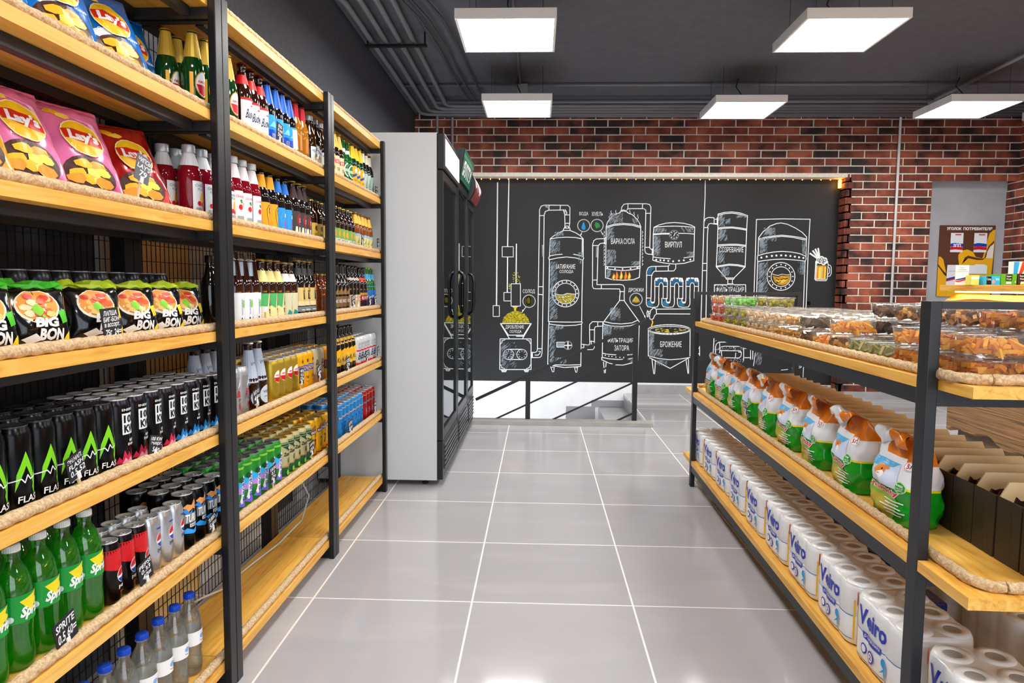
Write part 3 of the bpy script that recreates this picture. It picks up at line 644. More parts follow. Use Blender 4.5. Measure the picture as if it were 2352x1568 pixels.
P['whitelab'] = bottle('x', BROWN, .222, .033, '#e7eaee', mat('#cfe2f2', .4), [('R', -.048, .012, .048, .108, mat('#e9f0f5', .4)), ('T', 'ХОЛОДНЫЙ', -.016, .036, -.007, .086, BLU, 0, 1), ('T', 'ХМЕЛЬ', .010, .036, .020, .074, BLU, 0, 1), ('E', -.002, .072, .006, .014, LIM), ('E', .006, .024, .003, .004, BLU), ('E', -.014, .024, .003, .004, BLU)], foil_z=(.74, .96), foil_art=[('E', .010, .196, .004, .008, BLU), ('R', -.030, .150, -.004, .24, BROWN)], neck=.0145)
P['goldgreenlab'] = bottle('x', BROWN, .226, .033, '#d2ad49', '#e9d88e', [('R', -.048, .014, .048, .104, mat('#efe6a6', .4)), ('P', [(-.048, .052), (-.03, .06), (-.01, .05), (.0, .104), (-.048, .104)], mat('#4fb56b', .4)), ('R', .012, .06, .048, .104, mat('#5abf74', .4)), ('P', [(.000, .058), (.006, .092), (.012, .100), (.016, .088), (.022, .058)], mat('#d7632a', .4)), ('E', .011, .066, .008, .008, BLU), ('T', 'TRI', -.004, .032, .026, .048, K, 0, 0, .03), ('T', 'ALE', .002, .022, .018, .028, BRN)], foil_z=(.64, .82), neck=.0145)
P['greylab'] = bottle('x', BROWN, .222, .032, '#cbb58a', '#e8e4e0', [('R', -.044, .014, .044, .104, mat('#d8d3ae', .4)), ('R', -.004, .05, .024, .104, WH), ('P', [(-.03, .014), (-.02, .04), (.0, .03), (.02, .045), (.034, .014)], mat('#1d8f8a', .4)), ('P', [(.0, .06), (.012, .03), (.020, .034), (.010, .064)], BRN), ('E', .010, .068, .006, .007, RED), ('T', 'ale', .002, .084, .020, .096, K)], foil_z=(.66, .80), neck=.014)
P['lager'] = bottle('x', BLACKG, .236, .032, '#c9ad5d', '#3e4245', [('R', -.036, .050, .036, .124, mat('#dcbf78', .4)), ('R', -.036, .050, .036, .068, mat('#f0d7a2', .4)), ('R', -.036, .026, .036, .046, GRY), ('E', .006, .124, .014, .016, TAN), ('E', .006, .124, .011, .013, mat('#b98b50', .4)), ('T', 'La', -.008, .076, .030, .104, K, 0, 0, .03), ('T', 'BEER', -.010, .106, .020, .113, K), ('R', -.02, .032, .03, .035, WH)], foil_z=(.74, .86), neck=.0145)
P['brownplain'] = bottle('x', BROWN2, .185, .032, '#b0883e', None, [('R', -.026, .030, .026, .085, mat('#5c2c10', .4)), ('E', 0, .056, .012, .018, GOLD), ('E', 0, .056, .009, .015, BRN)])
P['weiss'] = bottle('x', BROWN, .242, .033, '#dadfe5', mat('#b7c3d6', .35), [('E', 0, .052, .030, .032, mat('#c9d3e0', .4)), ('T', 'WEISS', -.018, .056, .020, .066, NAVY), ('R', -.014, .044, .014, .046, NAVY)], foil_z=(.42, .88), foil_art=[('T', 'WEISS', -.024, .158, .026, .172, NAVY), ('T', 'BERG', -.010, .148, .014, .153, NAVY), ('R', .010, .112, .028, .128, RED), ('T', '0%', .012, .115, .026, .125, WH)], shoulder=.42, neck=.014)
P['darkslim'] = bottle('x', BLACKG, .222, .030, '#1e1512', None, [('R', -.020, .020, .016, .098, mat('#d8d6d0', .4)), ('R', -.008, .040, -.002, .080, K), ('R', .004, .040, .008, .080, GRY)], capkind='screw', name='wine_bottle', neck=.0125)
P['yelcapgreen'] = bottle('x', mat('#23110a', .07, coat=.5), .196, .031, '#d9c05a', None, [('R', -.034, .018, .034, .090, mat('#7fae4a', .45)), ('R', -.034, .028, .034, .042, WH), ('E', 0, .064, .016, .016, mat('#e2a93a', .4)), ('T', 'ЖИГУЛИ', -.026, .030, .026, .040, DGRN)])
P['yelneck'] = bottle('x', mat('#8a4a12', .06, coat=.5), .202, .030, '#a98f4a', '#ecc24b', [('R', -.034, .022, .034, .090, mat('#eadf98', .45)), ('P', [(-.02, .04), (0, .075), (.02, .04)], mat('#a3b356', .5)), ('R', -.034, .076, .034, .090, mat('#9fc3d8', .45)), ('T', 'ALE', -.012, .028, .012, .036, BRN)], foil_z=(.70, .93))
P['blackbeige'] = bottle('x', BLACKG, .238, .032, '#2a2622', mat('#1d1a18', .3), [('R', -.044, .012, .044, .150, mat('#cdb489', .45)), ('R', -.03, .03, .03, .08, mat('#7c5a35', .5)), ('T', 'KOZEL', -.020, .05, .022, .066, WH), ('P', [(-.03, .09), (0, .13), (.03, .09)], mat('#8d6a43', .5))], foil_z=(.8, .95), shoulder=.5)
P['blackdiag'] = bottle('x', BLACKG, .236, .031, '#302c2a', mat('#d8cbb8', .4), [('P', [(-.04, .012), (.04, .03), (.04, .085), (-.04, .085)], mat('#c9ab82', .45)), ('E', .004, .07, .016, .014, WH), ('T', 'BROK', -.012, .066, .020, .076, DRED), ('P', [(-.03, .02), (-.018, .05), (-.012, .02)], WH2)], foil_z=(.68, .73))
P['redband'] = bottle('x', BLACKG, .230, .031, '#2c2a28', mat('#e04628', .4), [('R', -.036, .012, .036, .108, mat('#191315', .45)), ('R', -.036, .050, .036, .085, DRED), ('R', -.036, .08, .036, .094, GOLD), ('T', 'ESSA', -.02, .058, .022, .074, WH)], foil_z=(.66, .76))
P['greenblue'] = bottle('x', mat('#1b6b22', .06, coat=.5), .234, .030, '#8bbf2e', mat('#4db4ee', .4), [('R', -.036, .012, .036, .106, mat('#1f74d0', .4)), ('R', -.036, .012, .036, .062, NAVY), ('T', 'BALTIKA', -.026, .066, .028, .078, WH), ('T', '3', -.008, .03, .008, .05, RED)], foil_z=(.54, .84))
P['blackyellow'] = bottle('x', BLACKG, .232, .031, '#3a3325', mat('#f0b21e', .4), [('R', -.036, .045, .036, .112, mat('#e7b53c', .4)), ('R', -.036, .095, .036, .112, YEL), ('T', 'Kozel', -.024, .062, .028, .086, K, .2), ('P', [(-.036, .112), (0, .13), (.036, .112)], YEL)], foil_z=(.64, .76))
P['soda'] = pet_bottle('x', clear_mat('green_plastic', '#c6f7bb', .08, .05, .06, .6, '#4fd040'), '#f2f4f1', .246, .034, [full(.034, .098, .152, mat('#119a38', .35)), ('P', [(-.010, .140), (.034, .152), (.024, .140), (.038, .130), (.018, .124), (.016, .113), (.000, .128)], mat('#f6e01c', .4)), ('T', 'Sprite', -.012, .102, .040, .128, WH, .25, 0, .045), ('E', -.026, .108, .006, .006, WH2)], .80, water=clear_mat('green_soda', '#a8f58e', .02, .1, .34, .1, '#5fe63c'))
P['water'] = pet_bottle('x', clear_mat('clear_plastic', '#fafcfd', .08, .05, .07, .6), '#1450d8', .240, .033, [full(.033, .092, .132, WH), ('L', [(-.008, .102), (.006, .098), (.014, .106), (.014, .122)], .0014, NAVY), ('E', .0, .114, .009, .007, mat('#7fb3ea', .4)), ('T', 'АКВА', .018, .108, .030, .114, BLU), ('R', .024, .098, .034, .104, BLU)], .74, water=clear_mat('still_water', '#f3f5f0', .03, .03, .10, .25), name='water_bottle')
for t in P.values(): t.location = (0, 0, 0)
PROTO_USED = set()
GROUPS = {}
def put(kind, loc, rot, label, group=None):
    """first use moves the prototype itself, later uses copy it with its parts"""
    t = P[kind]; x, y = LW(loc[0], loc[1]); loc = (x, y, loc[2]); rot = (rot[0], rot[1], rot[2]-RA)
    if kind not in PROTO_USED:
        PROTO_USED.add(kind); t.location = loc; t.rotation_euler = rot; t['label'] = label; t.scale = (.97, .97, 1)
        if group: t['group'] = group
        P[kind] = t; return t
    return dup(t, loc, rot, label, group)
def jit(a): return random.uniform(-a, a)
def row(seq, x, level, unit_of=None, rowname='', face=.12, turn=0):
    """seq: [(kind, desc, [Y...])] placed along the shelf"""
    for kind, desc, ys in seq:
        n = len(ys)
        for i, y in enumerate(ys):
            y = Yn(y); z = top(0, level)
            o = nth(i, n); lb = desc+(', '+o if o else '')+(' one' if o and not rowname else '')+((' in '+rowname) if rowname and o else (', '+rowname if rowname else ''))
            put(kind, (x+jit(.002), y, z), (0, 0, turn+jit(face)), lb, GROUPS.setdefault(kind+rowname, None) or (desc+(' '+rowname if rowname else '')) if n > 1 else None)
def ys(a, n, p=.070): return [a+p*i for i in range(n)]
X1, X2, X3 = -.979, -1.048, -1.117
# level A (second board from the top)
row([('goldgreen', 'green beer bottle with gold neck foil', ys(1.97, 4, .072)), ('redcap', 'brown beer bottle with red cap and white red label', ys(2.30, 3)),
     ('bluecap', 'dark beer bottle with blue neck and blue label', ys(2.51, 4)), ('redneck', 'amber bottle with red neck foil', ys(2.80, 2, .075)),
     ('greycap', 'dark amber bottle with grey screw cap', ys(2.965, 3, .072)), ('goldred', 'brown bottle with golden neck and red banded label', ys(3.25, 3)),
     ('greenbtl', 'bright green bottle with white neck label', ys(3.47, 2, .075)), ('yellowbtl', 'green bottle with yellow neck and yellow label', ys(3.63, 3)),
     ('beigeneck', 'black bottle with cream neck and pale green label', ys(3.85, 3))], X1, 1)
row([('goldgreen', 'green gold-necked bottle standing behind the blue chips bags', ys(1.95, 2, .068))], X2, 1)
# level B
row([('cherryB', 'cherry red bottle with white plum label and silver cap', ys(1.93, 4)), ('cranB', 'dark red cranberry bottle with white label', ys(2.21, 3, .072)),
     ('orangelab', 'black beer bottle with orange neck and label', ys(2.44, 2)), ('bluelab', 'black beer bottle with blue and pink label', ys(2.59, 2)),
     ('yelcapgrey', 'black bottle with yellow cap and red circle label', ys(2.745, 3)), ('brownyel', 'short brown bottle with yellow label', ys(2.97, 3)),
     ('yelcapgreen', 'short brown bottle with yellow cap and green label', ys(3.25, 6, .068)), ('yelneck', 'amber bottle with yellow neck and pale label', ys(3.67, 5, .073))], X1, 2)
row([('cherryB', 'cherry red bottle standing behind the others in the second row', ys(1.915, 2, .075))], X2, 2)
# level C
row([('darkslim', 'slim dark bottle with white back label, right of the noodle bags', [2.04]), ('whitelab', 'brown bottle with white and blue vertical lettering', ys(2.20, 3)),
     ('goldgreenlab', 'brown bottle with gold cap and green yellow label', ys(2.42, 3)), ('greylab', 'brown bottle with pale neck label and picture label', ys(2.64, 2)),
     ('lager', 'black bottle with beige label and round emblem', ys(2.79, 3)), ('brownplain', 'short brown bottle with small oval emblem', ys(3.02, 3)),
     ('blackbeige', 'black bottle with tall beige label', ys(3.26, 4, .068)), ('blackdiag', 'black bottle with slanted tan label', ys(3.54, 3, .068)),
     ('redband', 'black bottle with orange red neck band', ys(3.75, 2)), ('greenblue', 'green bottle with light blue neck and navy label', ys(3.885, 3, .067))], X1, 3)
row([('tallblack', 'black can with blue triangle behind the noodle bags', ys(1.20, 12, .073))], X3-.008, 3)
# level D : three rows of cans
SH = .067
def cans3(seq, level, rows=3):
    for j in range(rows):
        rn = ('the front row', 'the middle row', 'the back row')[j]
        row([(k, d, [y+(.004*j) for y in yy]) for k, d, yy in seq], (X1, X2, X3)[j], level, rowname=rn)
cans3([('flash', 'black energy can with green zigzag', ys(1.145, 6, .066)), ('kwred', 'black and pink energy can', ys(1.54, 4, SH)), ('kwblue', 'black and blue energy can', ys(1.808, 4, SH)),
       ('amstel', 'gold beer can with red white circle', ys(2.49, 4, SH)), ('yellowcan', 'yellow beer can with blue lettering band', ys(2.758, 3, SH)), ('beigecan', 'beige beer can with black script', ys(2.96, 2, .07)),
       ('goldcan', 'golden brown beer can', ys(3.10, 2, SH))], 4)
row([('budzero', 'silver beer can with red script', ys(2.085, 3, .068)), ('weiss', 'brown wheat beer bottle with silver blue neck label', ys(2.30, 2, .073))], X1, 4)
row([('weiss', 'wheat beer bottle of the second row behind silver cans', ys(2.10, 4, .075))], X2-.02, 4)
row([('blackyellow', 'black bottle with yellow neck band and label', ys(3.30, 5, .068)), ('whitecan', 'white and red beer can', ys(3.66, 6, SH))], X1, 4, rowname='')
row([('whitecan', 'white beer can of the second row', ys(3.66, 6, SH))], X2, 4)
# level E
cans3([('turbo', 'black energy can with flame and silver lettering', ys(1.835, 4, .066)), ('tuborg', 'green and purple beer can', ys(2.10, 7, SH)), ('zatecky', 'beige and dark green beer can', ys(2.575, 5, SH)), ('baltika7y', 'yellow beer can with purple band', ys(2.91, 4, SH))], 5)
cans3([('baltikablue', 'blue beer can with navy band', ys(3.30, 7, SH)), ('baltikared', 'red beer can with black band', ys(3.775, 4, SH))], 5)
for j, x in enumerate((-.976, -1.038)):
    rn = ('front row', 'back row')[j]
    row([('colared', 'slim black and red cola can', ys(1.484, 2 if j == 0 else 1, .058)), ('colared', 'slim cola can with red top behind the price tag', [1.600] if j == 0 else [])], x, 5, rowname='the '+rn)
    row([('colasilver', 'slim silver cola can', ys(1.659 if j == 0 else 1.545, 3 if j == 0 else 4, .058))], x, 5, rowname='the '+rn)
row([('soda', 'green lemonade bottle with white cap and green label', ys(1.13, 5, .072))], -.982, 5, turn=-.4)
row([('soda', 'green lemonade bottle of the second row', ys(1.10, 5, .072))], -1.056, 5)
row([('water', 'water bottle with blue cap', [1.39, 1.47, 1.548, 1.625, 1.705, 1.785, 1.865])], -.985, 6)

# ================================================================ SNACK BAGS
def pillow(name, label, cat, Wd, Ht, T, body, items, back=None, seal=.008, cr=.0022, seed=1, grp=None, step=.008, belly=.42, seals=None):
    t = empty(name, label, cat, group=grp)
    rr = random.Random(seed); ph = [rr.uniform(0, 6) for _ in range(6)]
    def shape(u, v):
        a = max(0, 1-(2*u/Wd)**2)**.55; b = max(0, sin(pi*min(1, max(0, v/Ht))))**.5*(1.15-.35*v/Ht)
        w = cr*(sin(55*u+ph[0]+18*v)*.6+abs(sin(38*v+ph[1]+60*u))*.9+sin(120*u-70*v+ph[2])*.35)*min(1, 6*a*b)
        return T/2*a*b+w
    def F(u, v, w): return (shape(u, v)+w, u*(1-.05*sin(pi*v/Ht))+.0*v, v-.004*abs(sin(u*90+ph[3]))*(v/Ht)**6)
    def G(u, v, w): return (-shape(-u, v)*.8-w, u*(1-.05*sin(pi*v/Ht)), v-.004*abs(sin(u*90+ph[3]))*(v/Ht)**6)
    us = sorted(set([-Wd/2, Wd/2]+[i*step for i in range(int(-Wd/2/step)-1, int(Wd/2/step)+2) if -Wd/2 < i*step < Wd/2]))
    vs = sorted(set([0, Ht]+[i*step for i in range(0, int(Ht/step)+2) if 0 < i*step < Ht]))
    q = MB()
    for f, m in ((F, body), (G, back or body)):
        k = len(q.v); n = len(us)
        pts = [f(u, v, 0) for v in vs for u in us]; fs = []
        for j in range(len(vs)-1):
            for i in range(n-1):
                a = j*n+i; fs.append((a, a+1, a+n+1, a+n) if f is F else (a+1, a, a+n, a+n+1))
        q.add(pts, fs, m, True)
    q.build('bag_body', t)
    sm = seals or body
    for z0, z1 in ((-.0, .006), (Ht-seal, Ht+.004)):
        sq = MB()
        k = 14
        pts = []
        for z in (z0, z1):
            for i in range(k+1):
                u = -Wd/2+Wd*i/k; pts.append((.0012+.0006*(i % 2), u, z)); 
        for z in (z0, z1):
            for i in range(k+1):
                u = -Wd/2+Wd*i/k; pts.append((-.0012+.0006*(i % 2), u, z))
        n = k+1; fs = []
        for i in range(k): fs += [(i, i+1, n+i+1, n+i), (2*n+i+1, 2*n+i, 3*n+i, 3*n+i+1), (n+i, n+i+1, 3*n+i+1, 3*n+i)]
        sq.add(pts, fs, sm); sq.build('seal', t)
    if items: art(items, F, 'print', t, step=step, lift=.00018, cutv=True)
    return t
def blob(cu, cv, ru, rv, m, n=11, seed=0, amp=.22):
    rr = random.Random(seed); return ('P', [(cu+ru*cos(2*pi*i/n)*(1+rr.uniform(-amp, amp)), cv+rv*sin(2*pi*i/n)*(1+rr.uniform(-amp, amp))) for i in range(n)], m)
CH1 = mat('#f4b81e', .4); CH2 = mat('#ffd64a', .4); CH3 = mat('#e2951a', .4); DBR = mat('#46201a', .4)
def chips_pile(cu, cv, ru, rv):
    it = [('E', cu, cv, ru*1.08, rv*1.08, DBR)]
    rr = random.Random(5)
    for k in range(12):
        it.append(blob(cu+rr.uniform(-.62, .62)*ru, cv+rr.uniform(-.62, .6)*rv, ru*.36, rv*.30, (CH1, CH2, CH3)[k % 3], 7, k))
    return it
def logo(cu, cv, r, sh=.0):
    return [('E', cu, cv, r*1.06, r*1.0, mat('#fff3b0', .4)), ('E', cu, cv, r, r*.94, mat('#f9c51a', .35)), ('P', [(cu-r*1.0, cv+r*.32), (cu-r*.3, cv+r*.46), (cu+r*.55, cv+r*.30), (cu+r*1.0, cv+r*.05), (cu+r*.92, cv-r*.40), (cu+r*.3, cv-r*.38), (cu-r*.4, cv-r*.24), (cu-r*.95, cv-r*.16)], mat('#d3261b', .35)),
            ('T', "Lay's", cu-r*.78, cv-r*.36, cu+r*.80, cv+r*.36, WH, .1, 0, .05)]
def crisps(bg, extra, seed, Wd=.195, Ht=.25):
    it = list(extra)+[blob(-.035, Ht*.86, .020, .010, CH1, 9, seed), blob(-.012, Ht*.83, .016, .009, CH2, 9, seed+1)]
    it += chips_pile(.004, Ht*.21, .062, .040)+logo(.010, Ht*.58, .050)
    return pillow('chips_bag', 'x', 'chips', Wd, Ht, .075, bg, it, seed=seed, back=mat('#b9bcc2', .35, .3))
BLUE_ = mat('#0f77d8', .22, .15, coat=.4); PINK_ = mat('#f47fb8', .22, .15, coat=.4); REDB = mat('#b01418', .22, .15, coat=.4)
greens = lambda s: [blob(-.062, .145, .014, .022, mat('#2f9a2a', .4), 11, s), blob(-.055, .118, .010, .016, mat('#1f7a26', .4), 11, s+1), ('P', [(-.07, .10), (-.02, .112), (.0, .10), (-.04, .085)], WH), ('T', 'Сметана и зелень', -.040, .102, .075, .112, WH, .15), blob(.060, .045, .016, .020, WH, 11, 4), blob(.062, .044, .010, .013, GRN, 9, 6), ('P', [(.02, .06), (.045, .072), (.06, .060), (.04, .05)], WH)]
pinks = lambda s: [('E', -.02, .125, .004, .003, DRED), ('P', [(-.08, .0), (-.05, .06), (.06, .075), (.08, .03), (.08, .0)], mat('#e0348f', .3)), ('T', 'Краб', -.03, .101, .035, .110, WH, .1), ('P', [(-.07, .23), (.06, .20), (.07, .12), (.045, .2), (-.05, .222)], mat('#f9c4dc', .3))]
P['chipsblue'] = crisps(BLUE_, greens(2), 2); P['chipspink'] = crisps(PINK_, pinks(3), 3)
P['chipsred'] = crisps(REDB, [('T', '«БЕКОН»', -.02, .101, .06, .111, WH), blob(.058, .035, .016, .026, mat('#c7b2a5', .4), 9, 3), blob(.060, .03, .009, .018, DRED, 9, 5), ('P', [(-.08, .0), (-.08, .06), (-.02, .082), (.03, .08), (.08, .05), (.08, 0)], mat('#c9281a', .3))], 4)
P['chipsyellow'] = crisps(mat('#d9a31a', .25, .1, coat=.4), [], 6)
TL = -.48
def putbag(kind, y, z, x, lean, yaw, roll, label, grp): put(kind, (x, Yn(y), z), (roll, lean, yaw), label, grp)
zA, zB, zC = top(0, 1), top(0, 2), top(0, 3)
putbag('chipsblue', 1.225, zA+.004, -1.00, TL, -.42, .02, 'blue chips bag at the left edge of the picture, half cut off', 'blue chips bags')
putbag('chipsblue', 1.43, zA+.004, -.995, TL, -.42, -.03, 'blue chips bag on the top shelf, second from the left', 'blue chips bags')
putbag('chipsblue', 1.635, zA+.004, -.995, TL, -.45, .02, 'blue chips bag with the full logo visible, third on the shelf', 'blue chips bags')
putbag('chipsblue', 1.825, zA+.004, -1.065, TL+.12, -.35, .0, 'blue chips bag tucked behind another, beside green bottles', 'blue chips bags')
putbag('chipsyellow', 1.17, zB+.004, -1.00, TL, -.3, .0, 'yellow chips bag cut by the left edge of the picture', None)
putbag('chipspink', 1.315, zB+.004, -.995, TL, -.26, -.05, 'pink chips bag turned sideways, left one of two', 'pink chips bags')
putbag('chipspink', 1.495, zB+.004, -.99, TL, -.36, -.03, 'pink chips bag with the full logo, right one of two', 'pink chips bags')
putbag('chipsred', 1.60, zB+.004, -1.085, TL+.22, -.3, .0, 'dark red chips bag hidden behind the front red one', 'red chips bags')
putbag('chipsred', 1.72, zB+.004, -.995, TL, -.45, .04, 'dark red bacon chips bag in front, beside red bottles', 'red chips bags')
# noodle bags
BKF = mat('#0d0e11', .18, .3, coat=.5)
def noodle(green):
    top_ = mat('#3fbf22' if green else '#b8d219', .35)
    it = [('E', -.004, .082, .046, .036, mat('#f5e9cf', .4)), ('E', -.004, .084, .042, .032, mat('#ee9a3a', .4))]
    rr = random.Random(3+green)
    for k in range(16): it.append(blob(-.004+rr.uniform(-.030, .030), .084+rr.uniform(-.022, .022), .012, .007, (mat('#f4c56a', .4), mat('#e0541f', .4), mat('#f7e2b0', .4), mat('#d8381f', .4))[k % 4], 7, k))
    it += [blob(-.01, .074, .010, .012, mat('#7ec832', .4), 9, 2), ('P', [(.034, .07), (.05, .075), (.056, .05), (.042, .045)], mat('#4fc92f' if green else '#f2d21c', .4)),
           ('P', [(.040, .010), (.058, .030), (.058, .012), (.046, .002)], mat('#f2d21c', .4)), ('P', [(-.045, .016), (-.02, .026), (-.004, .014), (-.03, .006)], WH),
           ('T', 'BiG', -.020, .038, .030, .058, WH, .12, 0, .05), ('T', 'BON', -.012, .012, .042, .036, WH, .12, 0, .05), ('E', -.001, .060, .004, .003, LIM)]
    t = pillow('noodle_bag', 'x', 'noodles', .135, .128, .066, BKF, it, seed=8+green, cr=.003, seals=top_)
    q = MB(); pts = []; n = 10
    for i in range(n+1):
        u = -.064+.128*i/n; zz = .127+.0035*sin(i*1.3+green); pts += [(.003+.006*sin(i*.8), u, zz), (-.004+.014*sin(i*.9+1), u, zz+.013)]
    fs = [(2*i, 2*i+2, 2*i+3, 2*i+1) for i in range(n)]
    k = len(pts); pts += [(x-.0015, y, z) for x, y, z in pts]; fs += [(k+b, k+a, k+d, k+c) for a, b, c, d in fs]
    q.add(pts, fs, top_); q.build('top_flap', t)
    return t
P['noodleg'] = noodle(1); P['noodley'] = noodle(0)
nl = -.22
for kd, y, x, yaw, lb in (('noodleg', 1.165, -.985, -.3, 'black noodle bag with green flap cut by the left edge'), ('noodleg', 1.305, -.985, -.40, 'largest looking black noodle bag with green flap and soup picture'),
                          ('noodleg', 1.40, -1.045, -.2, 'black noodle bag squeezed behind the handwritten card'), ('noodley', 1.495, -.985, -.40, 'black noodle bag with yellow green flap behind the price card'),
                          ('noodley', 1.572, -1.048, -.3, 'black noodle bag in the second row behind the price card'), ('noodley', 1.645, -.985, -.45, 'black noodle bag with yellow green flap, third from the right'),
                          ('noodley', 1.775, -.985, -.45, 'black noodle bag with yellow green flap, second from the right'), ('noodley', 1.90, -.99, -.45, 'rightmost black noodle bag, next to the slim dark bottle')):
    putbag(kd, y, zC+.004, x, nl, yaw, jit(.03), lb, 'black noodle bags')

# ---------------------------------------------------------------- handwritten price cards
CARD = mat('#1c1d20', .7); CHK = mat('#eceef0', .8); STK = mat('#d8b988', .6); PEG = mat('#f0ede6', .5)
def card(label, lines, loc, w=.055, h=.05, tilt=.25, yaw=0, lean=-.15, stick=.03, m=None):
    lx, ly = LW(loc[0], Yn(loc[1]))
    t = empty('price_card', label, 'price card', (lx, ly, loc[2])); t.rotation_euler = (tilt, lean, yaw-RA)
    q = MB(); q.box(-.001, .001, -w/2, w/2, stick, stick+h, m or CARD); c = q.build('card', t)
    it = []; n = len(lines)
    for i, s in enumerate(lines):
        big = 1.25 if i == n-1 and n > 1 else 1.0; hh = h*.8/(n+.35)*big; z1 = stick+h*.92-i*(h*.8/(n+.2)); ww = min(w*.44, len(s)*hh*.36)
        it.append(('T', s, -ww, z1-hh*.82, ww, z1, CHK, .18, 0, .02))
    art(it, lambda u, v, ww: (.001+ww, u, v), 'writing', c, step=0)
    q = MB(); q.box(-.0035, -.0005, -.0035, .0035, 0, stick+h*.35, STK); q.box(-.004, .003, -.005, .005, stick-.004, stick+.012, PEG); q.build('stick', t)
    return t
def rz(u, lv): return (BOT1, BOT2, BOT3)[u][lv]+.047
cx = -.921
card('grey price card with 79 in front of the red chips bag', ["ЧИПСЫ", "LAY'S", '79'], (-.925, 1.575, rz(0, 2)), .05, .062, -.28, -.1, 0, .045, mat('#66686e', .7))
card('black card about noodles, 24, leaning on the noodle bags', ['ЛАПША', 'БИГ-БОН', 'в ассорт.', '75г  24='], (-.921, 1.455, rz(0, 3)-.012), .062, .072, .05, 0, -.1, .004)
card('black card with price 52 in front of green zigzag cans', ['ЭН.НАП.', 'FLASH', '0.5 52'], (cx, 1.325, rz(0, 4)-.006), .052, .052, .30, 0, 0, .028)
card('black card with price 54 in front of pink energy cans', ['100 KW', 'энерг.', '54='], (cx, 1.60, rz(0, 4)-.008), .055, .048, -.25, 0, 0, .006)
card('black card with price 60 in front of green lemonade bottles', ['SPRITE', '0.5 60='], (cx, 1.265, rz(0, 5)-.008), .062, .058, .22, 0, 0, .010)
card('black card for cola, price 40, in front of slim cans', ['PEPSI', '0.33', '40='], (cx, 1.555, rz(0, 5)-.006), .055, .055, .24, 0, 0, .016)
card('black card with price 54 before flame patterned energy cans', ['TURBO', '54='], (cx, 1.90, rz(0, 5)), .045, .045, .25, 0, 0, .018)
card('black card for non alcoholic beer, price 44, beside silver can', ['BUD 0.5', '44='], (cx, 2.235, rz(1, 4)), .050, .048, .2, 0, 0, .026)
card('dark card reading 59 between red and blue capped bottles', ['BUD', '0.44', '59='], (cx, 2.475, rz(1, 1)-.004), .055, .06, -.12, 0, 0, .012)
card('card reading 70 in front of blue beer bottles', ['KRONE', '70='], (cx, 2.645, rz(1, 1)-.004), .045, .07, .1, 0, 0, .012, mat('#e6e9ef', .6))
card('card reading 65 in front of grey capped bottles', ['ЧЕРН.', '65='], (cx, 2.90, rz(1, 1)), .045, .05, -.2, 0, 0, .022, mat('#5a5d66', .7))
t = empty('clothespin', 'white clothespin on the rope before white labelled bottles', 'clothespin', LW(cx, Yn(2.315))+(rz(1, 3)-.01,)); q = MB(); q.box(-.003, .003, -.002, .002, 0, .035, STK); q.box(-.005, .005, -.012, .014, .032, .052, PEG, .003); q.build('pin', t)
card('black card with price 57 before gold round-label cans', ['AMSTEL', '0.5', '57='], (cx, 2.66, rz(1, 4)), .045, .06, -.12, 0, 0, .03)
card('black card with price 48 before yellow cans', ['СВЕТЛ.', '48='], (cx, 2.90, rz(1, 4)), .045, .05, .3, 0, 0, .028)
card('black card with price 95 before beige cans', ['ДЮК', '95='], (cx, 3.06, rz(2, 4)), .045, .055, -.2, 0, 0, .034)
card('black card with price 67 before green and purple cans', ['TUBORG', '0.5', '67='], (cx, 2.36, rz(1, 5)), .06, .058, .1, 0, 0, .03)
card('black card with price 65 before dark green cans', ['ЗАТЕЦКИЙ', '65='], (cx, 2.78, rz(1, 5)), .05, .055, .12, 0, 0, .03)
card('black card with price 61 in front of tall beige labels', ['KOZEL', '61='], (cx, 3.44, rz(2, 3)-.004), .06, .05, .15, 0, 0, .02)
card('black card with price 60 before red band bottles', ['ESSA', '60='], (cx, 3.78, rz(2, 3)-.004), .06, .045, .15, 0, 0, .02)
card('black card with price 78 before blue labels', ['BALTIKA', '78='], (cx, 3.90, rz(2, 3)-.004), .05, .045, .15, 0, 0, .02)
card('black card with price 57 before yellow banded black bottles', ['KOZEL', '57='], (cx, 3.33, rz(2, 4)-.004), .06, .06, .1, 0, 0, .01)
card('black card before white and red cans', ['BUD', '49='], (cx, 3.70, rz(2, 4)-.004), .045, .05, .1, 0, 0, .02)
card('black card before the last white cans', ['BUD', '52='], (cx, 3.96, rz(2, 4)-.004), .045, .05, .1, 0, 0, .02)
card('black card with price 56 at the blue cans', ['БАЛТИКА', '56='], (cx, 3.36, rz(2, 5)-.006), .065, .06, .1, 0, 0, .006)
card('black card before the red cans', ['№9', '58='], (cx, 3.86, rz(2, 5)-.004), .045, .055, -.1, 0, 0, .02)
card('black card at the far end of the upper shelf', ['IPA', '72='], (-.935, 4.0, rz(2, 1)-.02), .055, .06, .05, 0, 0, .012)
card('black card before green labelled short bottles', ['ЖИГУЛИ', '62='], (cx, 3.62, rz(2, 2)-.004), .05, .06, -.2, 0, 0, .01)
card('black card before yellow necked bottles', ['ALE', '48='], (cx, 3.98, rz(2, 2)-.004), .05, .05, .1, 0, 0, .02)
t = empty('power_cable', 'white cable hanging down to the empty bottom shelf', 'cable', (-1.05, 2.9, .1)); q = MB()
pp = [(-.03, .06, .30), (-.02, .12, .26), (.02, .14, .16), (.0, .10, .06), (-.05, -.05, .006), (-.08, -.3, .004), (-.09, -.5, .004), (-.10, -.62, .03), (-.13, -.66, .02)]
q.tube(pp, .004, mat('#c9c8c4', .5), 6); q.build('cord', t)

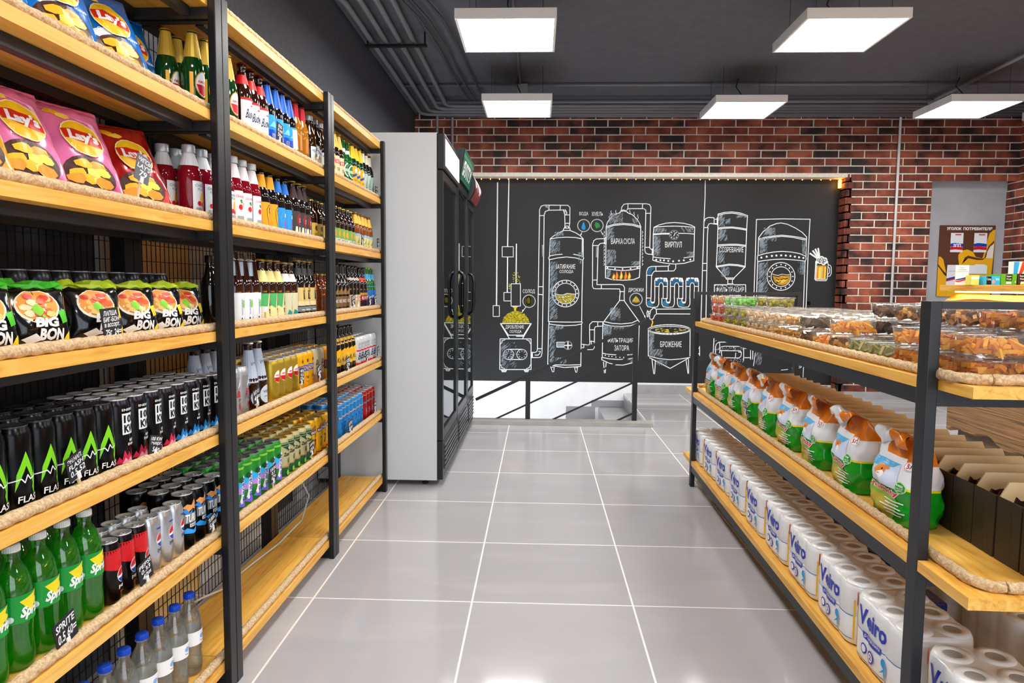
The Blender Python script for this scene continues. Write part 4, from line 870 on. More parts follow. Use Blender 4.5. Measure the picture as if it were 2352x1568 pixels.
# ================================================================ COOLERS
def cooler(y0, y1, zt, label, head, headm, slant, handle, doorx=-.567, kick=.09):
    t = empty('drinks_cooler', label, 'refrigerator', (-.95, (y0+y1)/2, 0), group='glass door coolers in a row'); ox, oy = -.95, (y0+y1)/2
    def bx(name, L_, m, par=t, b=0.0):
        q = MB()
        for a in L_: q.box(a[0]-ox, a[1]-ox, a[2]-oy, a[3]-oy, a[4], a[5], m, b)
        return q.build(name, par)
    SIDE = mat('#d3d7dc', .35); INN = mat('#dfe6e6', .5); BK = mat('#17191c', .35)
    xb = -1.33; xf = doorx-.035; e = .04; zb = .035
    bx('cabinet', [(xb, xf, y0, y0+e, zb, zt), (xb, xf, y1-e, y1, zb, zt), (xb, xb+e, y0+e, y1-e, zb, zt), (xb+e, xf, y0+e, y1-e, zt-e, zt), (xb+e, xf, y0+e, y1-e, zb, zb+.18)], SIDE)
    bx('liner', [(xb+e, xb+e+.004, y0+e, y1-e, zb+.18, zt-e)], INN)
    for z in (.55, .85, 1.15, 1.45): 
        q = MB()
        for i in range(14): q.box(xb+e+.02-ox, xf-.05-ox, y0+e+.01+i*(y1-y0-2*e-.02)/13-.0015-oy, y0+e+.01+i*(y1-y0-2*e-.02)/13+.0015-oy, z, z+.003, STEEL)
        q.box(xf-.053-ox, xf-.047-ox, y0+e-oy, y1-e-oy, z-.004, z+.02, STEEL); q.build('wire_shelf', t)
    zh = zt-.215
    # door
    d = bx('door', [(xf, doorx, y0+.002, y0+.05, .28, zh), (xf, doorx, y1-.05, y1-.002, .28, zh), (xf, doorx, y0+.05, y1-.05, .28, .34), (xf, doorx, y0+.05, y1-.05, zh-.05, zh)], BK)
    bx('door_glass', [(doorx-.016, doorx-.010, y0+.05, y1-.05, .34, zh-.05)], clear_mat('cooler_glass', '#b9c6c4', .20, .01), d)
    # header
    if slant == 0:
        h = bx('header', [(xf, doorx+.012, y0+.002, y1-.002, zh+.006, zt-.003)], BK, t, .006)
        bx('sign', [(doorx+.012, doorx+.0145, y0+.03, y1-.012, zh+.03, zt-.03)], headm, h)
    else:
        q = MB(); x1 = doorx+.01; x2 = doorx+.05; nseg = 1 if slant == 1 else 6
        ys_ = (y0+.004-oy, y1-.004-oy)
        prof = [(xf-ox, zh+.004), (x1-ox, zh+.004)]+([(x2-ox, zt)] if slant == 1 else [(x1-ox+.05*sin(pi*i/nseg*.9), zh+.004+(zt-zh)*i/nseg) for i in range(1, nseg+1)])+[(xf-ox, zt)]
        pts = [(x, y, z) for y in ys_ for x, z in prof]; n = len(prof)
        q.add(pts, [tuple(range(n)), tuple(range(n, 2*n))[::-1]]+[(i, (i+1) % n, n+(i+1) % n, n+i) for i in range(n)], BK); h = q.build('header', t)
        if slant == 1:
            F = lambda u, v, w: (x1-ox+(x2-x1)*v/(zt-zh)+.003+w, u, zh+v)
        else:
            F = lambda u, v, w: (x1-ox+.05*sin(pi*(v/(zt-zh))*.9)+.004+w, u, zh+v)
        art(head, F, 'sign', h, step=.05, cutv=slant != 1)
    # lower grille
    g = bx('grille', [(xf, doorx, y0+.002, y1-.002, .04, .275)], BK)
    q = MB()
    for i in range(6): q.box(doorx-ox, doorx+.010-ox, y0+.05-oy, y1-.05-oy, .095+i*.028, .108+i*.028, mat('#4b4f54', .3)); 
    q.build('slats', g)
    if handle == 0: bx('handle', [(doorx, doorx+.004, y0+.012, y0+.040, .92, 1.27)], mat('#050506', .3), d)
    else:
        q = MB(); pts = [(doorx-ox, y0+.07-oy, .98), (doorx+.035-ox, y0+.06-oy, 1.0), (doorx+.045-ox, y0+.06-oy, 1.06), (doorx+.045-ox, y0+.06-oy, 1.24), (doorx+.035-ox, y0+.06-oy, 1.29), (doorx-ox, y0+.07-oy, 1.31)]
        q.tube(pts, .013, mat('#101113', .3), 8); q.build('handle', d)
    for x in (xb+.06, xf-.08):
        for y in (y0+.06, y1-.06):
            q = MB(); q.lathe([(0, 0), (.02, 0), (.02, .012), (.008, .014), (.008, .036), (0, .036)], BK, 10, x-ox, y-oy); q.build('foot', t)
    return t
cooler(4.10, 4.84, 2.10, 'tall white-sided cooler with blank white sign, next to the racks', None, mat('#e9ebee', .4, emit=.25), 0, 0)
SG = mat('#0f6b4c', .35)
cooler(4.86, 5.53, 2.16, 'middle cooler with green sign lettered in white', [('R', -.33, .008, .33, .212, SG), ('R', -.33, .16, .33, .185, mat('#3f9b79', .35)), ('T', 'ЯЛТУ', -.27, .045, .27, .15, WH, .1, 0, .05)], None, 1, 1)
cooler(5.55, 6.06, 2.10, 'far cooler with rounded red and white sign by the railing', [('R', -.25, .008, .25, .21, mat('#8e2f36', .4)), ('P', [(-.25, .21), (-.25, .09), (-.05, .14), (.1, .07), (.25, .13), (.25, .21)], mat('#e8d6d4', .4)), ('E', -.1, .14, .05, .07, mat('#c9858a', .4))], None, 2, 1)

# ================================================================ STAIR RAILING
RAILM = mat('#1e1e23', .4)
t = empty('stair_railing', 'black metal railing sloping along the stair opening', 'railing', (.4, 6.10, 0))
def bar(q, a, b, w, h, m):
    a = Vector(a); b = Vector(b); d = (b-a).normalized(); s = d.cross(Vector((0, 1, 0))).normalized(); n = Vector((0, 1, 0))
    pts = [p+s*(i*h/2)+n*(j*w/2) for p in (a, b) for i, j in ((-1, -1), (1, -1), (1, 1), (-1, 1))]
    q.add(pts, [(0, 1, 2, 3), (7, 6, 5, 4), (0, 4, 5, 1), (1, 5, 6, 2), (2, 6, 7, 3), (3, 7, 4, 0)], m)
for x, z in ((-.083-.4, .40), (.858-.4, .86), (-1.02-.4, .0)):
    if x < -1.2: continue
    q = MB(); q.box(x-.021, x+.021, -.021, .021, .030, z, RAILM); q.build('post', t)
q = MB(); bar(q, (-.545-.4, 0, .2018), (.95-.4, 0, .922), .045, .022, RAILM); q.build('handrail', t)
f = lambda x, dz: .922+.4818*(x-.95)+dz
for dz in (-.257, -.50, -.775):
    q = MB(); xa = max(-.545, .95+(.01-.922-dz)/.4818); xe = .87 if dz > -.8 else .91
    bar(q, (xa-.4, 0, f(xa, dz)), (xe-.4, 0, f(xe, dz)), .014, .014, RAILM); q.build('rail', t)

# ================================================================ RIGHT GONDOLA
GA = .0184; GX, GY = .8914, 1.6101; GL = 2.6185; GW = .62
def GWd(x, y): return (GX+x*cos(GA)+y*sin(GA), GY-x*sin(GA)+y*cos(GA))     # gondola frame: x across, y along
t = empty('gondola_shelf', 'free standing black metal shelf with three pine boards on the right', 'shelf', GWd(GW/2, GL/2)+(0,)); t.rotation_euler = (0, 0, -GA)
def gbox(name, L_, m, b=0):
    q = MB()
    for a in L_: q.box(a[0]-GW/2, a[1]-GW/2, a[2]-GL/2, a[3]-GL/2, a[4], a[5], m, b)
    return q.build(name, t)
for x in (0, GW-.025):
    for y in (0, GL-.045): gbox('post', [(x, x+.025, y, y+.045, 0, 1.1876)], BLACK2, .002)
LV = [.984, .557, .135]
for y in (.003, GL-.042): gbox('top_rail', [(.025, GW-.025, y, y+.036, 1.170, 1.187)], BLACK2)
for z in LV:
    for x in (.002, GW-.023): gbox('beam', [(x, x+.021, .045, GL-.045, z-.038, z)], BLACK2)
    for y in (.003, GL-.042): gbox('crossbar', [(.025, GW-.025, y, y+.036, z-.038, z)], BLACK2)
gbox('crossbar', [(.023, GW-.023, GL/2-.02, GL/2+.02, .525, .556)], BLACK2)
OV = .17
for k, z in enumerate(LV):
    e0, e1 = (-.13, .0) if k == 0 else (-.20, .20)
    gbox('shelf_board', [(.027, GW-.027, e0, GL-.05 if k == 0 else GL+e1, z+.0005, z+.026), (.001, .027, .047, GL-.047, z+.0005, z+.026), (GW-.027, GW-.001, .047, GL-.047, z+.0005, z+.026)]+([(.001, .027, e0, -.002, z+.0005, z+.026)] if k else [])+([(.001, .027, GL+.002, GL+e1, z+.0005, z+.026)] if k else []), PINE)
    q = MB(); zz = z+.038; xi = .042 if k else .030
    y0_, y1_ = e0+.03, (GL-.075 if k == 0 else GL+e1-.03)
    c = lambda x, y: (x-GW/2, y-GL/2, zz)
    pts = [c(xi+.05, y0_)]+[c(xi+.05-.05*sin(a), y0_+.05-.05*cos(a)) for a in (.5, 1.0, 1.57)]+[c(xi, y1_-.05)]+[c(xi+.05-.05*cos(a), y1_-.05+.05*sin(a)) for a in (.5, 1.0, 1.57)]
    if k < 2:
        pts += [c(GW-xi-.05, y1_)]+[c(GW-xi-.05+.05*sin(a), y1_-.05+.05*cos(a)) for a in (.5, 1.0, 1.57)]+[c(GW-xi, y0_+.05)]+[c(GW-xi-.05+.05*cos(a), y0_+.05-.05*sin(a)) for a in (.5, 1.0, 1.57)]+[c(xi+.052, y0_)]
    if k < 2: rope_mb(q, pts, .0125); q.build('rope', t)
def gput(o, x, y, z, rz_=0, label=None, group=None, first=False, lean=0, roll=0, sc=None):
    wx, wy = GWd(x, y)
    if first: o.scale = sc or (1, 1, 1); o.location = (wx, wy, z); o.rotation_euler = (roll, lean, rz_-GA); o['label'] = label; return o
    return dup(o, (wx, wy, z), (roll, lean, rz_-GA), label, group)
ZT, ZM, ZL = LV[0]+.0265, LV[1]+.0265, LV[2]+.0265

# ---------------------------------------------------------------- cat litter bags
def litter(seed):
    t = empty('litter_bag', 'x', 'litter bag', group='cat litter bags in a row on the middle board')
    rr = random.Random(seed); Wd, Dp, Ht = .205, .122, .265
    g1 = mat('#0f9a1c', .22, 0, coat=.4); wh = mat('#e6e9f0', .28, 0, coat=.4); ye = mat('#f6e21a', .25); og = mat('#e07a12', .25, 0, coat=.4)
    n = 40; rows = 30; ph = [rr.uniform(0, 6) for _ in range(5)]
    q = MB(); V = []
    def ring(z, sx, sy, cx, cy, k):
        out = []
        for i in range(n):
            a = 2*pi*i/n; ca, sa = cos(a), sin(a); e = .62
            x = sx*abs(ca)**e*(1 if ca > 0 else -1); y = sy*abs(sa)**e*(1 if sa > 0 else -1)
            w = .0022*(sin(7*a+ph[0]+z*60)+.7*sin(13*a+ph[1]-z*90))*(1 if z > .01 else 0)+.003*sin(z*75+ph[2]+2*a)*(z > .02)
            l = math.hypot(x, y); out.append((cx+x*(1+w/l), cy+y*(1+w/l), z))
        return out
    prof = []
    for j in range(rows+1):
        f = j/rows; z = Ht*.80*f
        s = .90+.10*min(1, f*5) if f < .2 else 1.0
        tp = 1 if f < .55 else 1-.42*((f-.55)/.45)**1.6
        prof.append((z, Dp/2*s*tp, Wd/2*s*(1-.10*max(0, f-.5)), 0, 0))
    # folded closure
    lean = rr.uniform(.0, .03); z0 = prof[-1][0]
    for j in range(1, 7):
        f = j/6; prof.append((z0+.055*f**.8, Dp/2*.58*(1-.86*f), Wd/2*.95*(1+.02*f), lean*f*.6, 0))
    k0 = 0
    for (z, sx, sy, cx, cy) in prof: V += ring(z, sx, sy, cx, cy, 0)
    q.v = V; 
    for m in (g1, ye, wh, og): q.mi(m)
    for j in range(len(prof)-1):
        zc = prof[j][0]
        for i in range(n):
            i2 = (i+1) % n; a = 2*pi*i/n
            m = 0 if zc < .108 else (1 if zc < .120 else 2)
            if zc > .200 and sin(a) > -.25 and cos(a) > -.9: m = 3
            if zc > .190 and sin(a) > .35: m = 3
            q.f.append((j*n+i, j*n+i2, (j+1)*n+i2, (j+1)*n+i)); q.m.append(m); q.sm.append(True)
    q.f.append(tuple(range(n))[::-1]); q.m.append(0); q.sm.append(False)
    q.f.append(tuple((len(prof)-1)*n+i for i in range(n))); q.m.append(2); q.sm.append(False)
    q.build('bag_body', t)
    # crumpled fold at the closure: white toward the far end, orange toward the near end
    zt = prof[-1][0]; dx = lean*.6; f = MB(); nu, nv = 16, 9; amp = rr.uniform(.6, 1.2); fo = rr.uniform(-.01, .02); p_ = [rr.uniform(0, 6) for _ in range(6)]
    def T(i, j):
        u = (i/nu-.5)*2; v = j/nv
        y = u*(.098-.012*v)+.006*sin(3*v+p_[0]); arc_ = v*2.3
        x = dx+.036*sin(arc_)+.012*v; z = zt-.004+.020*sin(min(arc_, 1.57))-.055*max(0, v-.45)*1.4
        k = amp*(.3+v)
        z += k*(.007*sin(5*u+p_[1]+2*v)+.005*sin(11*u+p_[2]-5*v)); x += k*(.006*sin(7*u+p_[3])+.004*sin(13*u+p_[4]+6*v))+fo*u
        return (x, y, z)
    for side in (0, 1):
        k0 = [(x-side*.0025, y, z-side*.0025) for j in range(nv+1) for i in range(nu+1) for x, y, z in (T(i, j),)]
        cut = int(nu*(.50+.1*sin(p_[5])))
        for lo, hi, m in ((0, cut, wh), (cut, nu, og)):
            fs = []
            for j in range(nv):
                for i in range(lo, hi):
                    a_ = j*(nu+1)+i; q4 = (a_, a_+1, a_+nu+2, a_+nu+1); fs.append(q4 if side == 0 else q4[::-1])
            f.add(k0, fs, m, True)
    f.build('folded_top', t)
    def F(u, v, w):
        fz = v; j = 0
        while j < len(prof)-2 and prof[j+1][0] < v: j += 1
        z0_, sx0, sy0 = prof[j][:3]; z1_, sx1, sy1 = prof[j+1][:3]; tt = min(1, max(0, (v-z0_)/(z1_-z0_)))
        sx = sx0+(sx1-sx0)*tt; sy = sy0+(sy1-sy0)*tt
        # u runs over the front (|u|<=Wd/2) then round to the side
        y = u
        if abs(u) <= Wd/2*.86: ysn = u/(Wd/2)
        else: ysn = None
        if ysn is not None:
            sa = abs(ysn)**(1/.62); a = math.asin(min(1, sa))*(1 if u > 0 else -1)
        else:
            a = math.asin(min(1, .86**(1/.62)))*(1 if u > 0 else -1)+(u-(Wd/2*.86)*(1 if u > 0 else -1))/.07
        ca, sa = cos(a), sin(a); e = .62
        x = sx*abs(ca)**e*(1 if ca > 0 else -1); yy = sy*abs(sa)**e*(1 if sa > 0 else -1)
        wv = .0022*(sin(7*(a % (2*pi))+ph[0]+v*60)+.7*sin(13*(a % (2*pi))+ph[1]-v*90))+.003*sin(v*75+ph[2]+2*(a % (2*pi)))
        l = math.hypot(x, yy); kx = 1+(wv+w+.0008)/l
        return (x*kx, yy*kx, v)
    sky = mat('#5bb4ea', .35); cat_ = mat('#e58a33', .4)
    it = [('R', -.105, .108, .050, .185, mat('#cfdaf2', .3)), ('P', [(-.105, .185), (.05, .185), (.015, .165), (-.105, .15)], sky),
          ('P', [(-.105, .0), (.03, .0), (.05, .03), (.056, .07), (.04, .095), (-.105, .09)], mat('#7fae2a', .35)), ('P', [(-.105, .01), (.02, .012), (.045, .05), (.0, .075), (-.105, .07)], mat('#b9a53a', .35)),
          blob(-.028, .150, .022, .018, cat_, 9, 3), blob(-.022, .134, .013, .012, WH, 9, 5), blob(-.008, .160, .014, .006, cat_, 7, 8), ('E', -.022, .152, .003, .003, K),
          ('T', 'ProKitty', -.080, .080, .064, .104, WH, 0, 0, .09), ('T', 'ProKitty', -.077, .082, .060, .102, mat('#d8143c', .35), 0, 0, .045),
          ('E', .064, .118, .0185, .0185, mat('#bfe6b0', .4)), ('E', .064, .118, .0155, .0155, mat('#149a2c', .35)), ('T', '100%', .054, .121, .074, .127, WH, 0, 0, .03), ('T', 'НАТУР.', .054, .112, .074, .117, WH), ('L', [(.055, .107), (.064, .110), (.073, .107)], .002, WH),
          ('E', .078, .186, .020, .014, WH), ('E', .078, .186, .018, .0125, mat('#b3202a', .4)), ('E', .078, .186, .0165, .0115, WH), ('T', '5л', .068, .179, .088, .193, mat('#b3202a', .4), 0, 0, .03)]
    for i, (a, b) in enumerate(((.0, .062), (.01, .048), (-.01, .055), (.012, .066), (.02, .058))): it.append(('R', a, .068-i*.0095, b+.015, .0715-i*.0095, WH2))
    art(it, F, 'print', t, step=.007, lift=.00012, cutv=True)
    return t
lb_ = ['nearest cat litter bag, green and white, right beside the near shelf post', 'second cat litter bag from the near end of the row', 'third cat litter bag from the near end of the row', 'fourth cat litter bag from the near end of the row', 'fifth cat litter bag, middle of the row',
       'sixth cat litter bag from the near end, behind the small price tag', 'seventh cat litter bag from the near end of the row', 'second farthest cat litter bag in the row', 'farthest cat litter bag, its folded top sticking up']
LBs = [litter(s) for s in (1, 2, 3)]
yy = [.30, .60, .88, 1.15, 1.42, 1.68, 1.94, 2.20, 2.46]
for i, y in enumerate(yy):
    o = LBs[i % 3]; a = jit(.12)
    gput(o, .120, y, ZM+.001, pi+a, lb_[i], o['group'], first=i < 3, roll=0, sc=(1, 1, .88))
ct = card('small grey price tag in front of the litter bags', ['5л', '99='], (0, 0, 0), .035, .05, 0, 0, 0, .035, mat('#4b4d55', .7))
wx, wy = GWd(.047, 1.60); ct.location = (wx, wy, ZM+.014); ct.rotation_euler = (0, .1, pi-GA)

# ---------------------------------------------------------------- cardboard display boxes
CB = noise_mat('cardboard', [(.3, '#e0c594'), (.7, '#eed6aa')], 9, .75); CBD = noise_mat('dark_printed_board', [(.3, '#2a2017'), (.7, '#3c2f22')], 14, .55)
PK = [mat('#2b1410', .35), mat('#0f3d3b', .3), mat('#3a2b20', .35), mat('#4a1720', .35)]
def dispbox(ci):
    t = empty('display_box', 'x', 'cardboard box', group='cardboard display boxes filled with snack packets')
    Lx, Wy, h, hb = .245, .083, .148, .182; th = .004
    q = MB(); q.box(-Lx/2, Lx/2, -Wy/2, Wy/2, 0, th, CBD); q.box(-Lx/2, Lx/2, -Wy/2, -Wy/2+th, th, h, CBD)
    q.box(-Lx/2, -Lx/2+th, -Wy/2+th, Wy/2, th, h, CBD); q.box(Lx/2-th, Lx/2, -Wy/2+th, Wy/2, th, h, CBD); q.box(-Lx/2, -Lx/2+.0045, -.012, -.0105, .01, h-.005, mat('#5b4a38', .6)); q.build('carton', t)
    b = MB(); y0, y1 = Wy/2-th, Wy/2
    pts = [(x, y, z) for y in (y0, y1) for x, z in ((-Lx/2+th, th), (Lx/2-th, th), (Lx/2-th, h), (Lx/2-.018, hb), (-Lx/2+.022, hb), (-Lx/2+th, h))]
    b.add(pts, [(0, 1, 2, 3, 4, 5), (11, 10, 9, 8, 7, 6)]+[(i, i+6, (i+1) % 6+6, (i+1) % 6) for i in range(6)], CB); b.build('back_flap', t)
    for k in range(2):
        p = MB(); n = 24; y = -.018+.030*k; pts = []; rr = random.Random(ci*7+k); fs = []
        for i in range(n+1):
            x = -Lx/2+.014+(Lx-.028)*i/n; zt = h-.006+.014*abs(sin(i*.9+k+ci))*rr.uniform(.4, 1.1)-(.02 if i in (0, n) else 0)
            pts += [(x, y-.008, .006), (x, y-.011, h*.6), (x, y-.002, zt), (x, y+.002, zt), (x, y+.011, h*.6), (x, y+.008, .006)]
        for i in range(n):
            a = i*6
            for j in range(5): fs.append((a+j, a+j+1, a+7+j, a+6+j))
        fs += [(0, 1, 2, 3, 4, 5), tuple(n*6+j for j in range(6))[::-1]]
        p.add(pts, fs, PK[ci]); o = p.build('packets', t); tag(o, kind='stuff')
    return t
DB = [dispbox(i) for i in range(4)]; used = set()
order = [2, 0, 3, 0, 2, 0, 3, 2, 2, 1, 1, 1, 3, 3, 0, 0, 2, 2, 2, 0, 2, 2, 0, 2]
order += [2, 0]
for i in range(25):
    o = DB[order[i]]; y = -.105+i*.089
    nm = ['dark red', 'teal', 'brown', 'wine red'][order[i]]
    lb = 'cardboard display box with %s packets, %s from the near end' % (nm, 'first' if i == 0 else ORD[i]) if i < 24 else 'cardboard display box with %s packets, farthest of the row' % nm
    gput(o, .312, y, ZM+.001, jit(.012), lb, o['group'], first=order[i] not in used); used.add(order[i])

# ---------------------------------------------------------------- toilet paper packs
def paper_pack():
    t = empty('toilet_paper_pack', 'x', 'toilet paper', group='packs of toilet paper rolls on the bottom board')
    nx, ny, r, Ht = 2, 3, .0475, .182; Lx, Ly = nx*2*r, ny*2*r
    film = mat('#f1f3f6', .25, 0, coat=.5); core = mat('#a7a5a3', .5)
    out = []
    n = 96; hx, hy = Lx/2, Ly/2
    def gr(y): return .0035*sum(math.exp(-((y-g)/.010)**2) for g in (-r, r))
    OUT = []                                     # outline, counter clockwise from the middle of the front
    def side(u):
        if abs(u) <= hy-r: return (hx-gr(u), u)
        a = min(pi/2, (abs(u)-(hy-r))/r); s_ = 1 if u > 0 else -1
        return (hx-r+r*cos(a), s_*(hy-r+r*sin(a)))
    fr = [side((-1+2*i/35)*(hy-r+r*pi/2)) for i in range(36)]
    OUT = fr+[(-x, -y) for x, y in fr]
    n = len(OUT); q = MB()
    zs = [(0, .93), (.006, .985), (.02, 1), (.086, 1.0), (.091, .985), (.096, 1.0), (Ht-.018, 1.0), (Ht-.006, .985), (Ht, .94)]
    for z, s in zs:
        for x, y in OUT: q.v.append((x*s, y*s, z))
    mi = q.mi(film)
    for j in range(len(zs)-1):
        for i in range(n): q.f.append((j*n+i, j*n+(i+1) % n, (j+1)*n+(i+1) % n, (j+1)*n+i)); q.m.append(mi); q.sm.append(True)
    q.f.append(tuple((len(zs)-1)*n+i for i in range(n))); q.m.append(mi); q.sm.append(False)
    q.f.append(tuple(range(n))[::-1]); q.m.append(mi); q.sm.append(False)
    q.build('wrap', t)
    for i in range(nx):
        for j in range(ny):
            c = MB(); cx, cy = -Lx/2+r+2*r*i, -Ly/2+r+2*r*j
            c.lathe([(r*.92, Ht-.002), (r*.86, Ht+.004), (r*.50, Ht+.0045), (r*.44, Ht+.002)], film, 24, cx, cy)
            c.lathe([(r*.44, Ht+.002), (r*.36, Ht+.0012), (0, Ht+.001)], core, 20, cx, cy); c.build('roll_end', t)
    def F(u, v, w):
        x, y = side(u); l = math.hypot(x, y); k = 1+(w+.0007)/l
        return (x*k, y*k, v)
    vb = mat('#2233b8', .35); lbq = mat('#2f9fe0', .35); oq = mat('#f5741f', .35)
    it = [('L', [(-.13, .094), (-.06, .088), (.0, .080), (.06, .086), (.13, .090)], .0022, mat('#1f6fb8', .4)), ('L', [(-.13, .018), (-.04, .010), (.05, .016), (.13, .020)], .0022, mat('#1f6fb8', .4)),
          ('T', 'Veiro', -.098, .108, .050, .160, vb, .05, 0, .03), ('P', [(-.07, .094), (-.066, .076), (-.02, .070), (.03, .074), (.034, .092), (-.01, .090)], vb), ('T', 'домашняя', -.062, .078, .026, .089, WH),
          ('E', -.062, .045, .013, .015, vb), ('E', -.062, .045, .009, .011, WH), ('E', -.020, .040, .016, .018, vb), ('E', -.020, .040, .011, .013, WH), ('T', '2', -.025, .033, -.015, .048, vb, 0, 0, .04),
          blob(.045, .058, .010, .014, lbq, 9, 4), blob(.052, .036, .008, .016, lbq, 9, 6), ('P', [(.03, .028), (.06, .045), (.062, .07), (.05, .05)], lbq),
          ('P', [(-.135, .176), (-.118, .178), (-.112, .150), (-.120, .135), (-.135, .140)], oq), ('R', -.137, .02, -.132, .14, YEL), ('R', .132, .02, .137, .14, YEL)]
    art(it, F, 'print', t, step=.008, lift=.00025)
    return t
tp = paper_pack(); w_ = ['pack of toilet paper behind the near shelf post', 'toilet paper pack with blue lettering, second from the near post', 'third toilet paper pack from the near post', 'fourth toilet paper pack from the near post', 'fifth toilet paper pack from the near post', 'sixth toilet paper pack from the near post', 'seventh toilet paper pack from the near post', 'eighth toilet paper pack from the near post', 'farthest toilet paper pack at the end of the row']
gput(tp, .125, .24, ZL+.001, pi+.02, w_[0], None, first=True)
for i in range(1, 9): gput(tp, .125+jit(.004), .24+.288*i, ZL+.001, pi+jit(.05), w_[i], tp['group'])
gput(tp, .15, -.075, ZL+.001, pi-.05, 'toilet paper pack on the overhanging board end, closest to the viewer', tp['group'])
for i in range(7): gput(tp, .46, .32+.30*i, ZL+.001, jit(.05), 'toilet paper pack of the shaded back column, %s' % nth(i, 7), 'packs of toilet paper in the back column')
gput(tp, .44, -.02, ZL+.001, .1, 'toilet paper pack at the near right corner of the bottom board', tp['group'])
t = empty('napkin_pack', 'dark blue napkin pack between the toilet paper columns', 'napkins', group='dark blue napkin packs'); q = MB(); q.box(-.02, .02, -.05, .05, 0, .15, mat('#1b2266', .3), .006); q.build('pack', t)
gput(t, .27, .42, ZL+.001, 0, 'dark blue napkin pack, nearest one between the toilet paper columns', None, first=True)
for i in range(1, 6): gput(t, .27, .42+.34*i, ZL+.001, jit(.1), 'dark blue napkin pack between the toilet paper columns, %s' % nth(i, 6), 'dark blue napkin packs')

# ---------------------------------------------------------------- snack tubs
PLA = clear_mat('tub_plastic', '#fcfdfe', .04, .08, .08, .42)
def chunks(kind, seed):
    """contents of a tub: a settled heap of pieces"""
    rr = random.Random(seed); q = MB()
    cols, shape, sz, n = TUBS[kind]
    lx, ly, h = .053, .053, .037
    for k in range(n):
        layer = k/n; x = rr.uniform(-lx, lx); y = rr.uniform(-ly, ly)
        if (x/lx)**4+(y/ly)**4 > 1: x *= .8; y *= .8
        z = .004+sz*.4+layer*(h-sz*.5)
        M_ = Matrix.Rotation(rr.uniform(0, 6.28), 3, Vector((rr.uniform(-1, 1), rr.uniform(-1, 1), rr.uniform(-1, 1))).normalized())
        m = cols[rr.randrange(len(cols))]; s = sz*rr.uniform(.8, 1.2)
        if shape == 'stick': d = (s*1.5, s*.42, s*.42)
        elif shape == 'cube': d = (s*.8, s*.7, s*.6)
        elif shape == 'flake': d = (s, s*.7, s*.14)
        elif shape == 'ball': d = (s*.6, s*.6, s*.6)
        else: d = (s*.8, s*.5, s*.4)
        if shape == 'ball' or shape == 'nut':
            vs = []; fs = []
            for a_ in (-1, -.5, .5, 1):
                for b_ in range(6):
                    rr_ = math.sqrt(max(0, 1-a_*a_)) if abs(a_) < 1 else .15; vs.append((cos(b_*1.047)*rr_*d[0], sin(b_*1.047)*rr_*d[1], a_*d[2]))
            for r0 in range(3):
                for b_ in range(6): fs.append((r0*6+b_, r0*6+(b_+1) % 6, r0*6+6+(b_+1) % 6, r0*6+6+b_))
            fs += [tuple(range(6))[::-1], tuple(range(18, 24))]; sm = True
        else:
            vs = [(a_*d[0]/2*(1+rr.uniform(-.15, .15)), b_*d[1]/2, c_*d[2]/2*(1+rr.uniform(-.2, .2))) for a_ in (-1, 1) for b_ in (-1, 1) for c_ in (-1, 1)]
            fs = [(0, 1, 3, 2), (4, 6, 7, 5), (0, 4, 5, 1), (2, 3, 7, 6), (0, 2, 6, 4), (1, 5, 7, 3)]; sm = False
        pts = []
        for v in vs:
            p = M_ @ Vector(v); pts.append((max(-.057, min(.057, p.x+x)), max(-.057, min(.057, p.y+y)), max(.003, min(.044, p.z+z))))
        q.add(pts, fs, m, sm)
    return q
C3 = lambda *a: [mat(c, .6) for c in a]
TUBS = {'crouton': (C3('#f0a030', '#e08a1c', '#f4b850', '#c96a18'), 'cube', .020, 90), 'cornstick': (C3('#f4a21c', '#f7b53a', '#e48712'), 'stick', .018, 90), 'brownbread': (C3('#6b4630', '#523424', '#8a6040'), 'stick', .020, 80),
        'mixed': (C3('#d99a4a', '#5b3a28', '#f0bc62', '#a96c34'), 'cube', .020, 90), 'olive': (C3('#b8a822', '#94901e', '#c9bb3a'), 'ball', .015, 70), 'tomato': (C3('#e04a1c', '#d8341a', '#f0701e'), 'ball', .016, 60),
        'candy': (C3('#f28a1c', '#e0381e', '#7ab52a', '#f7c61e', '#f05a28'), 'ball', .015, 70), 'nuts': (C3('#e8c795', '#d9b07a', '#f2dab2'), 'nut', .014, 90), 'flakes': (C3('#f4c873', '#e9b04c', '#fbe0a4'), 'flake', .022, 90),
        'herb': (C3('#9aa05a', '#7f8246', '#b8a868'), 'stick', .020, 80), 'green': (C3('#8ede5a', '#a5ea70', '#6cc844'), 'nut', .016, 70), 'dark': (C3('#4a3326', '#382519', '#5e4432'), 'flake', .024, 80)}
